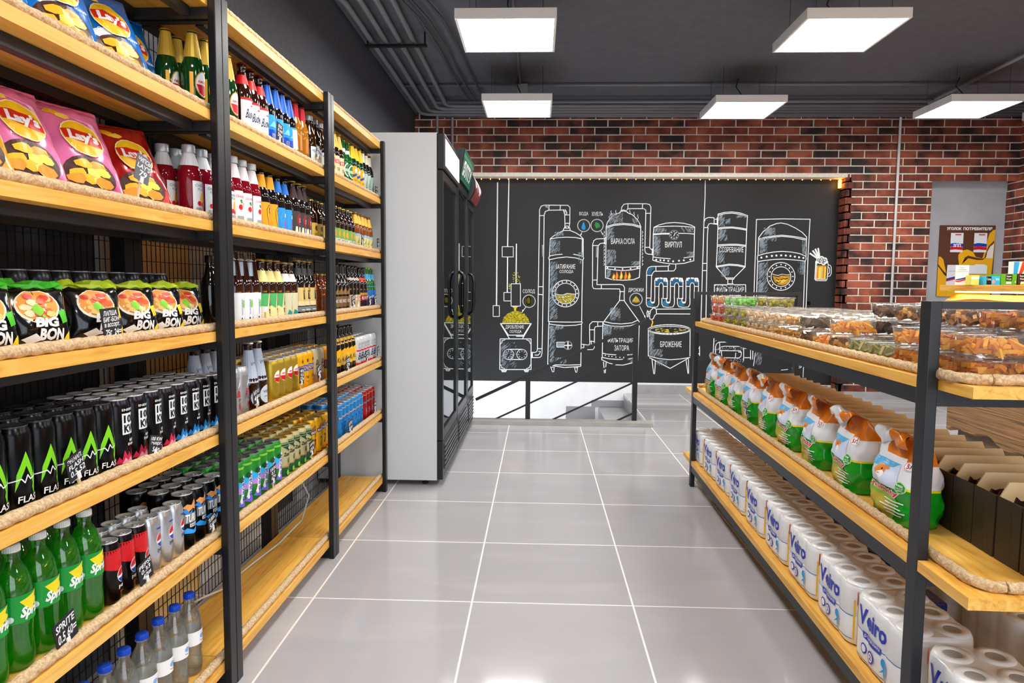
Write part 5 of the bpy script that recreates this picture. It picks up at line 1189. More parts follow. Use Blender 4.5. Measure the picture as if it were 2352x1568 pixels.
def make_tub(kind):
    t = empty('snack_tub', 'x', 'food container'); a, b, h = .060, .062, .050
    def rr_(sx, sy, z, n=32, e=.5):
        o = []
        for i in range(n):
            q = 2*pi*i/n; c, s = cos(q), sin(q); o.append((sx*abs(c)**e*(1 if c > 0 else -1), sy*abs(s)**e*(1 if s > 0 else -1), z))
        return o
    def loft(q, rings, m, cap0=True, cap1=False):
        k = len(q.v); n = len(rings[0]); mi = q.mi(m)
        for r in rings: q.v += r
        for j in range(len(rings)-1):
            for i in range(n): q.f.append((k+j*n+i, k+j*n+(i+1) % n, k+(j+1)*n+(i+1) % n, k+(j+1)*n+i)); q.m.append(mi); q.sm.append(True)
        if cap0: q.f.append(tuple(k+i for i in range(n))[::-1]); q.m.append(mi); q.sm.append(False)
        if cap1: q.f.append(tuple(k+(len(rings)-1)*n+i for i in range(n))); q.m.append(mi); q.sm.append(False)
    q = MB(); loft(q, [rr_(a*.90, b*.88, .0015), rr_(a*.93, b*.92, .004), rr_(a, b, h-.004), rr_(a*1.05, b*1.06, h-.003)], PLA); q.build('tub', t)
    l = MB(); loft(l, [rr_(a*1.08, b*1.09, h-.0028), rr_(a*1.085, b*1.095, h+.001), rr_(a*1.02, b*1.02, h+.002), rr_(a*.97, b*.96, h+.0005)], PLA, False, True)
    l.box(a*.9, a*1.16, -.014, .014, h-.0015, h, PLA); l.build('lid', t)
    c = chunks(kind, hash(kind) % 97 if False else len(kind)*3).build('contents', t); tag(c, kind='stuff')
    return t
TB = {k: make_tub(k) for k in TUBS}; tused = set()
DESC = {'crouton': 'orange croutons', 'cornstick': 'yellow corn sticks', 'brownbread': 'brown bread sticks', 'mixed': 'mixed yellow and brown rusks', 'olive': 'green olives', 'tomato': 'red dried tomatoes', 'candy': 'colorful round sweets', 'nuts': 'pale nuts', 'flakes': 'yellow flakes', 'herb': 'greenish rusks', 'green': 'bright green snacks', 'dark': 'dark brown snacks'}
TH = .053
def stack(col, i, x, y, kinds):
    for j, k in enumerate(kinds):
        o = TB[k]; lv = ('bottom', 'second', 'third', 'fourth')[j] if len(kinds) > 1 else 'only'
        pl = ('aisle side column', 'second column', 'third column', 'far side column')[col]
        lb = 'clear tub of %s, %s in stack, %s, stack %s' % (DESC[k], lv, pl, ORD[i] if i else 'first')
        g = gput(o, x+jit(.003), y+jit(.004), ZT+.0005+TH*j, jit(.06), lb, 'snack tubs of '+DESC[k], first=k not in tused)
        if k not in tused: g['group'] = 'snack tubs of '+DESC[k]
        tused.add(k)
c0 = [['crouton', 'cornstick'], ['crouton', 'crouton'], ['crouton', 'cornstick'], ['herb'], ['herb'], ['mixed', 'cornstick'], ['cornstick'], ['brownbread', 'dark'], ['flakes', 'flakes'], ['flakes', 'nuts'], ['nuts', 'nuts'], ['nuts', 'nuts'], ['nuts', 'nuts'], ['olive', 'olive'], ['olive', 'olive', 'green'], ['olive', 'olive', 'green'], ['tomato', 'tomato', 'candy'], ['tomato', 'tomato', 'candy'], ['nuts'], ['nuts']][:19]
c1 = [['crouton', 'mixed', 'cornstick'], ['cornstick', 'brownbread', 'crouton'], ['brownbread', 'dark', 'mixed'], ['dark', 'brownbread', 'mixed'], ['brownbread', 'brownbread', 'mixed'], ['mixed', 'dark', 'brownbread'], ['dark', 'nuts'], ['nuts', 'nuts'], ['nuts', 'flakes'], ['nuts', 'flakes'], ['nuts', 'nuts'], ['flakes', 'dark'], ['nuts', 'flakes'], ['olive', 'nuts', 'olive'], ['candy', 'candy', 'olive'], ['candy', 'candy', 'candy'], ['green', 'tomato'], []]
c2 = [['cornstick', 'crouton', 'crouton'], ['mixed', 'crouton', 'cornstick'], ['brownbread', 'mixed', 'mixed'], ['mixed', 'brownbread', 'mixed'], ['mixed', 'mixed', 'mixed'], ['nuts', 'mixed', 'mixed'], ['nuts', 'nuts'], ['nuts', 'nuts'], ['nuts', 'nuts'], ['nuts', 'nuts'], ['dark', 'nuts'], ['nuts', 'nuts'], ['nuts', 'nuts'], ['nuts', 'nuts'], ['nuts', 'nuts'], ['nuts', 'nuts'], ['candy', 'nuts'], [], []]
c3 = [k[::-1] for k in c2[1:]]+[[]]
for ci_, (x, cc) in enumerate(((.113, c0), (.246, c1), (.379, c2), (.512, c3[:15]))):
    for i, kk in enumerate(cc): i < 18 and -.035+.142*i < GL-.13 and stack(ci_, i, x, -.035+.142*i, kk)
t = empty('stick_jar', 'small jar with white plastic straws among the tubs', 'straws', GWd(.187, 2.47)+(ZT+.001,))
q = MB(); q.lathe([(.022, .0), (.024, .002), (.026, .08), (.024, .08), (.022, .004)], PLA, 20); q.build('jar', t)
for i in range(7):
    q = MB(); a = i*.9; q.tube([(.010*cos(a), .010*sin(a), .004), (.030*cos(a)*(.4+.1*i), .026*sin(a), .150+.005*(i % 3))], .0019, WH2, 6); q.build('straw', t)
for k, o in TB.items():
    if k not in tused:
        for c in list(o.children): bpy.data.objects.remove(c)
        bpy.data.objects.remove(o)

# ================================================================ COUNTER
SLAB = wood_mat('rustic_slab', '#4a3320', '#93704b', '#bd9160', (9, .8, 26), 2.2, .6, .5)
GLOWW = wood_mat('rustic_beam', '#9a6424', '#cf9339', '#e9b452', (3, 1.0, 18), 3.0, .5, .3)
CXc, CY0, CY1 = 2.30, .2, 3.93
t = empty('shop_counter', 'wooden shop counter with raw edged plank front and thick light top', 'counter', (CXc+.4, 2.0, 0)); ox, oy = CXc+.4, 2.0
def cbx(name, L_, m, b=0):
    q = MB()
    for a in L_: q.box(a[0]-ox, a[1]-ox, a[2]-oy, a[3]-oy, a[4], a[5], m, b)
    return q.build(name, t)
cbx('carcass', [(CXc+.05, CXc+.75, CY0, CY1-.02, .0, 1.16)], mat('#7b6a58', .6))
q = MB(); n = 140; pts = []; rr = random.Random(4)
edges = [1.175, .99, .83, .68, .44]
for e in range(4):
    zt, zb = edges[e], edges[e+1]; vs = []
    for i in range(n+1):
        y = CY0+(CY1-.01-CY0)*i/n; ww = 0 if e < 3 else .018*sin(y*9)+.012*sin(y*23+1)+rr.uniform(-.003, .003)
        vs += [(CXc+.0-ox, y-oy, zt-.007), (CXc-.012-ox, y-oy, zt-.018), (CXc-.010-ox, y-oy, zb+.010+ww), (CXc+.012-ox, y-oy, zb-.002+ww*1.1), (CXc+.05-ox, y-oy, zb+ww), (CXc+.05-ox, y-oy, zt-.004)]
    fs = [(i*6+j, i*6+(j+1) % 6, i*6+6+(j+1) % 6, i*6+6+j) for i in range(n) for j in range(6)]+[(5, 4, 3, 2, 1, 0), tuple(n*6+j for j in range(6))]
    q.add(vs, fs, SLAB)
q.build('plank_front', t)
cbx('counter_top', [(CXc-.05, CXc+.80, CY0, CY1+.06, 1.205, 1.237)], PINE, .003)
cbx('light_strip', [(CXc-.022, CXc-.010, CY0+.05, CY1-.04, 1.197, 1.204)], mat('#ffc870', .5, emit=14))
q = MB(); vs = []; n = 60
for i in range(n+1):
    y = CY0+.02+(CY1-.02-CY0)*i/n; w = .006*sin(i*.6)+rr.uniform(-.003, .003)
    vs += [(CXc-.002-ox, y-oy, 1.187), (CXc-.044+w-ox, y-oy, 1.160+w), (CXc-.046+w-ox, y-oy, 1.118-w), (CXc-.014-ox, y-oy, 1.098)]
q.add(vs, [(i*4+j, i*4+j+1, i*4+5+j, i*4+4+j) for i in range(n) for j in range(3)]+[(i*4+3, i*4, i*4+4, i*4+7) for i in range(n)]+[(3, 2, 1, 0), tuple(n*4+j for j in range(4))], GLOWW); q.build('raw_beam', t)
ZK = 1.238
def snackbox(label, y, w, h, body, items, x=CXc+.02, d=.10, back=None):
    t = empty('snack_box', label, 'candy box', (x, y, ZK)); q = MB(); q.box(-d/2, d/2, -w/2, w/2, 0, h, body, .001)
    q.build('box', t)
    art(items, lambda u, v, ww: (u*1.0, -w/2-ww-.0004, v), 'print', t, step=0)
    return t
# boxes face the viewer (-Y)
def fbox(label, x, y, w, d, h, body, items):
    t = empty('snack_box', label, 'candy box', (x, y, ZK)); q = MB(); q.box(-w/2, w/2, -d/2, d/2, 0, h, body, .001); q.build('box', t)
    art(items, lambda u, v, ww: (u, -d/2-ww-.0003, v), 'print', t, step=0); return t
fbox('light blue snack bar box on the counter, leftmost of the low boxes', 2.325, 3.70, .067, .10, .045, mat('#35b8f0', .4), [('R', -.034, .002, -.010, .043, K), ('T', 'Corny', -.032, .020, -.012, .036, WH), ('E', .0, .016, .008, .010, mat('#f09a8a', .5)), ('T', 'BIG', .012, .024, .028, .034, WH)])
fbox('green snack bar box on the counter, second low box', 2.402, 3.70, .078, .10, .056, mat('#5fae1e', .4), [('R', -.016, .022, .016, .054, K), ('T', 'Super', -.013, .038, .013, .050, WH), ('T', 'Fruit', -.012, .026, .012, .035, WH), ('R', -.014, .006, .012, .016, WH2), ('R', .03, .012, .034, .02, WH)])
fbox('brown and yellow snack bar box on the counter, third low box', 2.489, 3.70, .084, .10, .058, mat('#4a2a22', .4), [('R', -.036, .022, -.006, .056, K), ('T', 'Super', -.034, .040, -.008, .052, WH), ('T', 'Nut', -.032, .027, -.012, .037, WH), ('P', [(-.03, .003), (.036, .003), (.036, .026), (.010, .022), (-.03, .012)], mat('#f5d21a', .4)), ('R', -.028, .008, .0, .018, WH2), ('R', .008, .034, .034, .042, WH2)])
fbox('brown chocolate bar box with slanted white name, cut by the right edge', 2.592, 3.70, .110, .12, .058, mat('#5b2a20', .4), [('R', -.054, .050, .054, .057, WH2), ('P', [(-.044, .010), (-.030, .038), (.052, .038), (.052, .010)], WH), ('T', 'SNICKERS', -.036, .014, .050, .034, BLU, .2, 0, .03)])
fbox('colorful striped chewing gum box standing behind the chocolate box', 2.575, 3.79, .150, .04, .125, mat('#f4f4f6', .4), [('P', [(-.073, .002), (-.073, .123), (-.045, .123), (-.060, .002)], CYA), ('P', [(-.060, .002), (-.045, .002), (-.005, .123), (-.030, .123)], mat('#f0501c', .4)), ('P', [(.0, .123), (.02, .123), (-.015, .06), (-.03, .06)], WH), ('P', [(-.03, .04), (.045, .052), (.03, .002), (-.045, .002)], BLU), ('P', [(.02, .123), (.073, .123), (.073, .08), (.02, .07)], LIM), ('P', [(.04, .002), (.073, .002), (.073, .06), (.055, .05)], mat('#f0501c', .4))])
fbox('small pale yellow box at the left end of the counter', 2.262, 3.72, .04, .05, .05, mat('#f4ea6a', .45), [('R', -.022, .03, .02, .042, WH)])
t = empty('counter_brochure', 'white leaflet with blue and red stripe standing on the counter end', 'leaflet', (2.256, 3.80, ZK)); q = MB(); q.box(-.035, .035, 0, .002, 0, .105, PAPER); l = q.build('sheet', t)
art([('T', 'КНИГА', -.012, .088, .012, .092, GRY), ('T', 'ОТЗЫВОВ', -.02, .078, .02, .083, GRY), ('T', 'И ПРЕДЛОЖЕНИЙ', -.028, .068, .028, .073, GRY), ('P', [(-.035, .028), (-.02, .032), (0, .036), (.035, .046), (.035, .038), (0, .029), (-.02, .024), (-.035, .026)], BLU), ('P', [(-.035, .022), (-.02, .020), (0, .027), (.035, .037), (.035, .030), (0, .020), (-.02, .014), (-.035, .018)], RED)], lambda u, v, w: (u, -w-.0002, v), 'print', l, step=0)

# ---------------------------------------------------------------- consumer information board
PY = YB+.158
t = empty('info_board', 'brown and yellow consumer information board in the grey niche', 'notice board', (4.69, PY, 0))
q = MB(); q.box(-.297, .297, -.012, 0, 1.135, 1.912, mat('#5e3a2a', .35)); pb = q.build('panel', t)
YW = mat('#eeb31a', .4); 
def px(x, y): return (-.297+(x-80)/1010*.594, 1.912-(y-135)/1260*.777)
poly = lambda L_: [px(*p) for p in L_]
it = [('P', poly([(80, 690), (120, 690), (170, 740), (215, 900), (240, 1000), (250, 1395), (80, 1395)]), YW), ('P', poly([(80, 860), (130, 920), (200, 1010), (240, 1040), (240, 985), (190, 950), (120, 870), (80, 820)]), mat('#4a2a20', .4)),
      ('P', poly([(250, 1395), (250, 1060), (480, 1060), (520, 1050), (560, 1000), (700, 1000), (1060, 1000), (1060, 1395)]), YW), ('P', poly([(520, 1050), (480, 900), (440, 720), (440, 650), (500, 580), (600, 560), (700, 600), (760, 690), (880, 720), (900, 640), (940, 450), (980, 280), (1050, 215), (1090, 210), (1075, 720), (1060, 1010), (560, 1010)]), YW),
      ('P', poly([(560, 700), (620, 670), (760, 700), (880, 725), (920, 700), (930, 640), (980, 500), (1075, 400), (1075, 440), (1000, 530), (950, 690), (890, 745), (780, 745), (620, 715), (540, 750), (515, 820)]), mat('#5b3627', .4)),
      ('P', poly([(945, 710), (960, 600), (1010, 500), (1075, 460), (1065, 710)]), mat('#e9e6da', .4)), ('T', 'УГОЛОК', *px(200, 222), *px(470, 168), WH, 0, 0, .05), ('T', 'ПОТРЕБИТЕЛЯ', *px(500, 222), *px(1025, 168), WH, 0, 0, .05)]
def sheet_(x0, x1, y0=270, y1=610, t3=True):
    o = [('P', poly([(x0, y1), (x1, y1), (x1, y0), (x0, y0)]), WH2)]
    if t3: o += [('P', poly([(x0, y1-90), (x0+80, y1-110), (x1, y1-90), (x1, y1-40), (x0+90, y1-50), (x0, y1-40)]), RED), ('P', poly([(x0, y1-150), (x0+80, y1-165), (x1, y1-150), (x1, y1-95), (x0+80, y1-110), (x0, y1-95)]), BLU), ('R', *px(x0+80, y0+40), *px(x1-40, y0+22), RED)]
    return o
it += sheet_(280, 510)+[('T', 'ЗПП', *px(330, 520), *px(470, 460), WH, 0, 0, .04)]+sheet_(705, 940)
it += [('P', poly([(235, 1190), (475, 1190), (485, 835), (245, 835)]), WH2), ('P', poly([(235, 1080), (300, 1060), (480, 1020), (480, 1050), (300, 1090), (235, 1110)]), BLU), ('P', poly([(235, 1110), (300, 1090), (480, 1050), (480, 1075), (300, 1115), (235, 1130)]), RED), ('T', 'КНИГА ОТЗЫВОВ', *px(275, 955), *px(450, 938), GRY),
       ('P', poly([(600, 990), (970, 990), (970, 840), (900, 820), (760, 820), (720, 840), (600, 845)]), WH2)]
art(it, lambda u, v, w: (u, -.0125-w*2, v), 'print', pb, step=0, lift=.0002)
t = empty('security_camera', 'small white dome security camera on the right brick wall', 'security camera', (5.0, 7.45, 2.95)); q = MB(); q.box(-.055, .09, -.03, .03, -.01, .10, WH, .01); q.build('housing', t)
q = MB(); q.lathe([(0, -.055), (.022, -.05), (.04, -.03), (.045, 0), (.03, .005)], WH, 20); q.lathe([(.0, -.058), (.012, -.0535), (.016, -.05)], K, 12); q.build('dome', t)

# warm light strip hidden along the chalkboard recess
t = empty('light_chain', 'warm string of small lights along the top of the chalkboard recess', 'string lights', (1.3, YB+.11, 2.396))
q = MB(); q.tube([(-2.6, 0, 0), (2.0, 0, 0)], .003, mat('#7a4a20', .5), 6); q.build('wire', t)
LEDM = mat('#ffb545', .5, emit=6)
for i in range(46):
    q = MB(); q.lathe([(0, -.008), (.005, -.006), (.005, .0), (0, .002)], LEDM, 8, -2.55+i*.1005, 0); q.build('bulb', t)
q = MB(); q.box(1.965, 1.985, -.02, .02, -.09, -.005, mat('#ffac3a', .5, emit=5)); q.build('end_lamp', t)

# ================================================================ CHALK MURAL
HM = (4.903588, .053736, -6.099699, .067704, -4.95185, 4.376687, .023695, -.049847)
def mural(u, v, w):
    """drawing sheet units -> the chalkboard wall"""
    u /= 1000; v /= 1000; d = HM[6]*u+HM[7]*v+1
    return ((HM[0]*u+HM[1]*v+HM[2])/d, YC-.0008-w*.25, (HM[3]*u+HM[4]*v+HM[5])/d)
SHEETS = {'A': (1080, 400, 4.9), 'B': (1080, 680, 4.9), 'C': (1460, 440, 4.704), 'D': (1460, 640, 4.704), 'Z': (0, 0, 1), 'G': (1590, 470, 6.273), 'H': (1590, 670, 11.2)}
def S(sh, s):
    ox, oy, k = SHEETS[sh]; n = [float(x) for x in s.replace(',', ' ').split()]
    return [(ox+n[i]/k, oy+n[i+1]/k) for i in range(0, len(n), 2)]
CW = CHALKW; CW2 = mat('#8f9aa3', .9)
def stroke(it, sh, s, w=2.1, m=None, close=False):
    for part in s.split('|'):
        p = S(sh, part)
        if close: p = p+[p[0]]
        it.append(('L', p, w*.85, m or CW))
def circ(it, sh, cx, cy, r, w=2.0, ry=None, a0=0, a1=2*pi, m=None, n=36):
    k = SHEETS[sh][2]; c = S(sh, '%f %f' % (cx, cy))[0]; ry = ry or r
    it.append(('L', [(c[0]+r/k*cos(a0+(a1-a0)*i/n), c[1]+ry/k*sin(a0+(a1-a0)*i/n)) for i in range(n+1)], w, m or CW))
def dots(it, sh, pts, r=1.6, m=None):
    for p in S(sh, pts): it.append(('E', p[0], p[1], r, r, m or CW))
def word(it, sh, s, x0, y0, x1, y1):
    a, b = S(sh, '%f %f %f %f' % (x0, y1, x1, y0)); it.append(('T', s, a[0], a[1], b[0], b[1], CW, 0, 0, .0))
def hatch(it, sh, x0, y0, x1, y1, n, ang=1.1, seed=0, taper=1.0, w=.62, l=30):
    """short slanting chalk strokes filling a patch, denser at its left side"""
    rr = random.Random(seed); k = SHEETS[sh][2]; ox, oy, _ = SHEETS[sh]
    for i in range(n):
        a = rr.random()**taper; x = ox+(x0+(x1-x0)*a)/k; y = oy+(y0+(y1-y0)*rr.random())/k; ll = l*rr.uniform(.3, 1)*(1-a*.6)*.5
        dx, dy = ll*cos(ang), -ll*sin(ang)
        xx0, xx1 = sorted((ox+x0/k, ox+x1/k)); yy1 = oy+y1/k; yy0 = oy+y0/k
        ex, ey = x+dx, y+dy
        if ey < yy0: f = (y-yy0)/(y-ey) if y != ey else 0; ex, ey = x+dx*f, yy0
        if x+dx > xx1: f = (xx1-x)/dx if dx > 0 else 0; ex, ey = x+dx*f, y+dy*f
        it.append(('L', [(x, y), (ex, ey)], w*rr.uniform(.6, 1.3), CW2))
mroot = empty('chalk_mural', 'white chalk drawing of a brewery on the black wall, tanks and pipes with lettering', 'wall drawing', (0, 0, 0))
def drawing(name, it): art(it, mural, name, mroot, step=0, lift=.00004)
yl = mat('#d8c81e', .8); yd = mat('#9a8c12', .8); gr = mat('#2f8a3f', .8); bl_ = mat('#2487c9', .8); fl_ = mat('#e8902a', .8); fy = mat('#f2dc4a', .8); br_ = mat('#a3471e', .8)
i1 = []
stroke(i1, 'A', '308 95 296 1475', 3.2); stroke(i1, 'A', '436 60 421 810|421 935 417 1325|520 785 516 1228', 3.0)
stroke(i1, 'A', '360 815 485 815 485 930 360 930 360 815|455 1425 380 1425 380 1330 455 1330|460 1232 565 1232 565 1483 460 1483 460 1232|258 1478 328 1478 328 1600 258 1600 258 1478', 1.8)
rr = random.Random(11)
for k in range(30): dots(i1, 'A', '%f %f' % (rr.uniform(480, 560), rr.uniform(1105, 1228)), .9, yl)
for k in range(10): dots(i1, 'A', '%f %f' % (rr.uniform(438, 455), rr.uniform(1230, 1310)), .9, yl)
i1.append(('P', S('B', '470 115 540 115 520 135 515 165 495 165 492 135')[::-1], yl))
i1.append(('P', S('B', '357 303 370 260 400 215 450 178 515 162 575 178 625 215 655 255 670 303')[::-1], yd))
for k in range(330):
    a = rr.uniform(0, pi); q = math.sqrt(rr.random()); x = 513+q*148*cos(a); y = 300-q*132*sin(a); t_ = rr.uniform(0, 3.1)
    stroke(i1, 'B', '%f %f %f %f' % (x, y, x+11*cos(t_), y+9*sin(t_)), 1.1, yl if k % 5 else K)
stroke(i1, 'B', '340 308 688 308 590 475|340 308 440 475|350 318 432 440|676 318 600 440|428 438 605 438|520 450 600 450')
word(i1, 'B', 'ДРОБЛЕНИЕ', 398, 325, 606, 372); word(i1, 'B', 'СОЛОДА', 445, 380, 577, 418); word(i1, 'A', 'СОЛОД', 592, 1295, 728, 1345)
circ(i1, 'A', 662, 1428, 70); stroke(i1, 'A', '625 1495 590 1545', 1.6); i1.append(('P', S('A', '605 1530 582 1560 588 1522'), CW)); circ(i1, 'A', 658, 1422, 25, 2.6, 48, m=yl); circ(i1, 'A', 656, 1422, 8, 1.2, 38, m=yl)
drawing('malt_crusher_drawing', i1)
i2 = []
stroke(i2, 'B', '337 480 685 480 685 825 333 825 337 480'); 
for (x, y, sx, sy) in ((345, 490, 1, 1), (678, 490, -1, 1), (342, 815, 1, -1), (678, 815, -1, -1)):
    stroke(i2, 'B', '%f %f %f %f %f %f %f %f' % (x, y+45*sy, x+12*sx, y+20*sy, x+22*sx, y+10*sy, x+46*sx, y), 1.6); dots(i2, 'B', '%f %f' % (x+14*sx, y+10*sy), 1.2)
for cx in (432, 582):
    circ(i2, 'B', cx, 655, 57, 1.8); circ(i2, 'B', cx, 655, 22, 1.5); circ(i2, 'B', cx, 655, 11, 1.2)
    for k in range(8): dots(i2, 'B', '%f %f' % (cx+39*cos(k*.785), 655+39*sin(k*.785)), 1.0)
stroke(i2, 'B', '432 597 582 597|432 712 582 712|355 825 360 850 400 850 405 825|610 825 617 850 650 850 655 825|352 838 408 838|608 838 656 838')
hatch(i2, 'B', 345, 520, 520, 820, 110, .85, 1, 1.6); 
stroke(i2, 'B', '688 632 735 632 752 618 757 590 765 0|690 690 780 690 800 675 808 640 820 0|730 662 765 662 785 640 790 622 770 620|757 590 800 590|700 632 700 690|690 645 690 685')
stroke(i2, 'A', '765 1375 780 465 780 400 800 358 838 348 1100 350 1122 375 1120 560|820 1375 832 460 845 420 880 405 1045 403 1062 420 1066 560|780 465 832 465|888 352 885 403|1015 350 1012 403|1066 458 1120 458|1065 552 1118 552|764 1265 818 1265|762 1350 818 1356')
stroke(i2, 'A', '1050 400 1066 458 1085 458 1085 430 1068 400', 3); stroke(i2, 'A', '815 800 818 920', 4, CW2); stroke(i2, 'A', '850 360 880 375', 5, CW2)
drawing('crusher_machine_drawing', i2)
i3 = []
stroke(i3, 'A', '1046 630 1055 608 1072 600 1080 582 1100 584 1108 600 1122 606 1126 632 1046 632|1060 606 1112 606|1068 560 1062 600|1118 560 1114 600')
stroke(i3, 'A', '900 728 930 700 980 668 1045 636|1126 634 1190 660 1240 692 1270 726|902 728 980 714 1085 708 1185 712 1262 728|900 728 892 925|1272 726 1272 925|1262 735 1260 900')
stroke(i3, 'A', '888 960 884 935 900 918 960 906 1035 900|1162 900 1225 912 1270 925 1278 945 1268 965|890 962 980 942 1085 930 1190 942 1268 965|892 962 886 1372|1268 965 1258 1372')
word(i3, 'A', 'ЗАТИРАНИЕ', 962, 1012, 1182, 1065); word(i3, 'A', 'СОЛОДА', 1005, 1077, 1160, 1118)
circ(i3, 'A', 1072, 1342, 150); circ(i3, 'A', 1072, 1342, 116, 1.7)
for k in range(17): dots(i3, 'A', '%f %f' % (1072+133*cos(k*.37), 1342+133*sin(k*.37)), 1.5)
liq = '960 1345 1000 1356 1045 1358 1090 1340 1130 1345 1186 1350 '+' '.join('%f %f' % (1072+113*cos(a), 1342+113*sin(a)) for a in [.1+.3*k for k in range(10)])
i3.append(('P', S('A', liq), yd)); 
for k in range(70): a = rr.uniform(.2, 2.9); q = rr.uniform(.2, .95); dots(i3, 'A', '%f %f' % (1072+110*q*cos(a), 1352+100*q*sin(a)), .9, (yl, K, CW)[k % 3])
stroke(i3, 'A', '960 1345 1000 1356 1045 1358 1090 1340 1130 1345 1186 1350', 1.6)
stroke(i3, 'B', '886 0 880 282|1258 0 1254 285|880 282 890 300 884 312|884 285 1000 290 1150 292 1250 288|1254 285 1262 298 1250 315|885 312 950 322 1070 332 1190 326 1255 312|884 320 872 765|1252 320 1245 785|870 762 920 780 1060 802 1240 790|900 778 960 772 1100 775 1240 770')
stroke(i3, 'B', '905 792 925 850 940 850 945 798|1172 800 1188 856 1200 856 1210 795|918 800 935 800|1185 805 1200 805', 1.8); circ(i3, 'B', 1100, 553, 45); stroke(i3, 'B', '1060 553 1140 553|1100 515 1100 592', 3); stroke(i3, 'B', '1060 518 975 518 975 572 1060 572')
i3.append(('P', S('B', '982 570 1055 570 1055 530 982 530'), CW2))
hatch(i3, 'A', 895, 740, 1010, 900, 110, .95, 2, 1.8); hatch(i3, 'A', 895, 985, 980, 1370, 170, 1.0, 3, 1.8); hatch(i3, 'B', 890, 0, 980, 270, 110, .8, 4, 1.8); hatch(i3, 'B', 890, 335, 960, 755, 160, 1.0, 5, 1.6); hatch(i3, 'B', 960, 335, 1050, 380, 40, 1.0, 6, 1.3); hatch(i3, 'B', 940, 690, 1080, 765, 60, 1.1, 7, .6); hatch(i3, 'A', 950, 650, 1050, 705, 50, .9, 8, 1); hatch(i3, 'A', 1210, 880, 1265, 1010, 40, 1.3, 9, .5)
stroke(i3, 'B', '1258 540 1320 548 1340 545 1345 520 1342 380 1343 320 1375 286 1500 288|1260 575 1320 600 1380 600 1396 580 1398 360 1410 342 1500 334|1342 378 1398 378|1345 508 1390 508|1435 288 1435 338|1278 545 1278 578|1362 500 1362 540')
drawing('mash_tun_drawing', i3)
i4 = []
stroke(i4, 'B', '1682 48 1505 285|1730 48 1905 292|1682 0 1680 48 1735 48 1733 0|1505 285 1600 305 1700 312 1820 300 1888 268|1495 290 1505 318 1600 336 1700 342 1800 332 1905 300|1492 295 1486 690|1902 330 1885 720|1488 640 1540 652 1640 660|1770 660 1830 655|1484 688 1560 704 1680 712 1830 700|1482 715 1560 752 1640 772 1720 775 1830 748|1480 690 1482 718|1500 740 1510 862 1520 862 1530 748')
word(i4, 'B', 'ФИЛЬТРАЦИЯ', 1545, 470, 1835, 530); word(i4, 'B', 'ЗАТОРА', 1622, 552, 1788, 612); dots(i4, 'B', '1520 665 1560 675 1595 678 1640 685 1685 688 1728 688', 1.3)
hatch(i4, 'B', 1570, 130, 1690, 280, 120, .9, 12, 1.2); hatch(i4, 'B', 1500, 330, 1590, 450, 90, .95, 13, 1.6); hatch(i4, 'B', 1560, 330, 1800, 385, 60, 1.2, 14, 1); hatch(i4, 'B', 1770, 655, 1830, 755, 30, .4, 15, 1)
drawing('filter_tank_drawing', i4)
i5 = []
stroke(i5, 'A', '1530 588 1545 540 1580 490 1630 450 1690 432|1765 430 1825 455 1875 505 1905 550 1918 588|1685 433 1695 410 1725 402 1755 410 1772 432|1700 420 1725 412 1750 420|1535 588 1620 562 1720 553 1820 560 1915 585|1532 604 1620 575 1720 566 1820 574 1915 600|1530 588 1525 1040|1920 588 1910 1040|1522 1038 1715 1048 1915 1038|1520 1062 1620 1076 1715 1084 1820 1076 1912 1056|1522 1040 1522 1165|1912 1040 1904 1158|1522 1165 1600 1185 1720 1193 1840 1185 1904 1160')
dots(i5, 'A', '1545 1052 1630 1062 1715 1066 1805 1062 1882 1052', 1.8); word(i5, 'A', 'ВАРКА', 1585, 722, 1718, 785); word(i5, 'A', 'СУСЛА', 1728, 722, 1852, 785)
for k, (x, h) in enumerate(((1615, 60), (1650, 90), (1700, 100), (1750, 95), (1790, 80))):
    i5.append(('P', S('A', '%d 1190 %d 1165 %d 1130 %d %d %d 1120 %d 1150 %d 1180' % (x-18, x-26, x-12, x-5, 1185-h-20, x+12, x+24, x+12)), br_)); i5.append(('P', S('A', '%d 1185 %d 1160 %d %d %d 1145 %d 1170' % (x-8, x-14, x+2, 1185-h, x+14, x+8)), fl_ if k % 2 else fy))
hatch(i5, 'A', 1560, 440, 1720, 560, 110, .9, 20, 1.2); hatch(i5, 'A', 1535, 600, 1620, 740, 80, .9, 21, 1.8); hatch(i5, 'A', 1535, 850, 1640, 1030, 120, 1.0, 22, 1.4); hatch(i5, 'A', 1800, 980, 1905, 1035, 50, .8, 23, .6); hatch(i5, 'A', 1530, 1080, 1580, 1170, 50, 1.0, 24, 1.5); hatch(i5, 'A', 1840, 500, 1905, 570, 30, 2.1, 25, .8)
stroke(i5, 'A', '1700 405 1705 370 1730 338 1770 332 1985 333 2018 342 2033 372 2030 440 2020 830 2040 848 2058 840|1765 402 1768 392 1790 388 1955 388 1975 405 1975 440 1965 860 1975 888 2005 900 2060 902|1775 334 1775 386|1940 334 1936 386|1972 440 2030 440|1970 822 2018 822|2048 840 2046 908|2060 835 2058 912')
stroke(i5, 'A', '1515 725 1420 728 1390 748 1378 790 1376 1265 1388 1285 1410 1288 1680 1290 1688 1320 1683 1375|1515 772 1462 780 1440 805 1428 1190 1425 1242 1690 1240 1722 1248 1736 1275 1732 1375|1378 802 1440 802|1376 1190 1430 1190|1475 1242 1475 1288|1515 715 1530 715 1530 785 1515 785 1515 715|1680 1320 1735 1320'); stroke(i5, 'A', '1425 820 1422 930', 4, CW2)
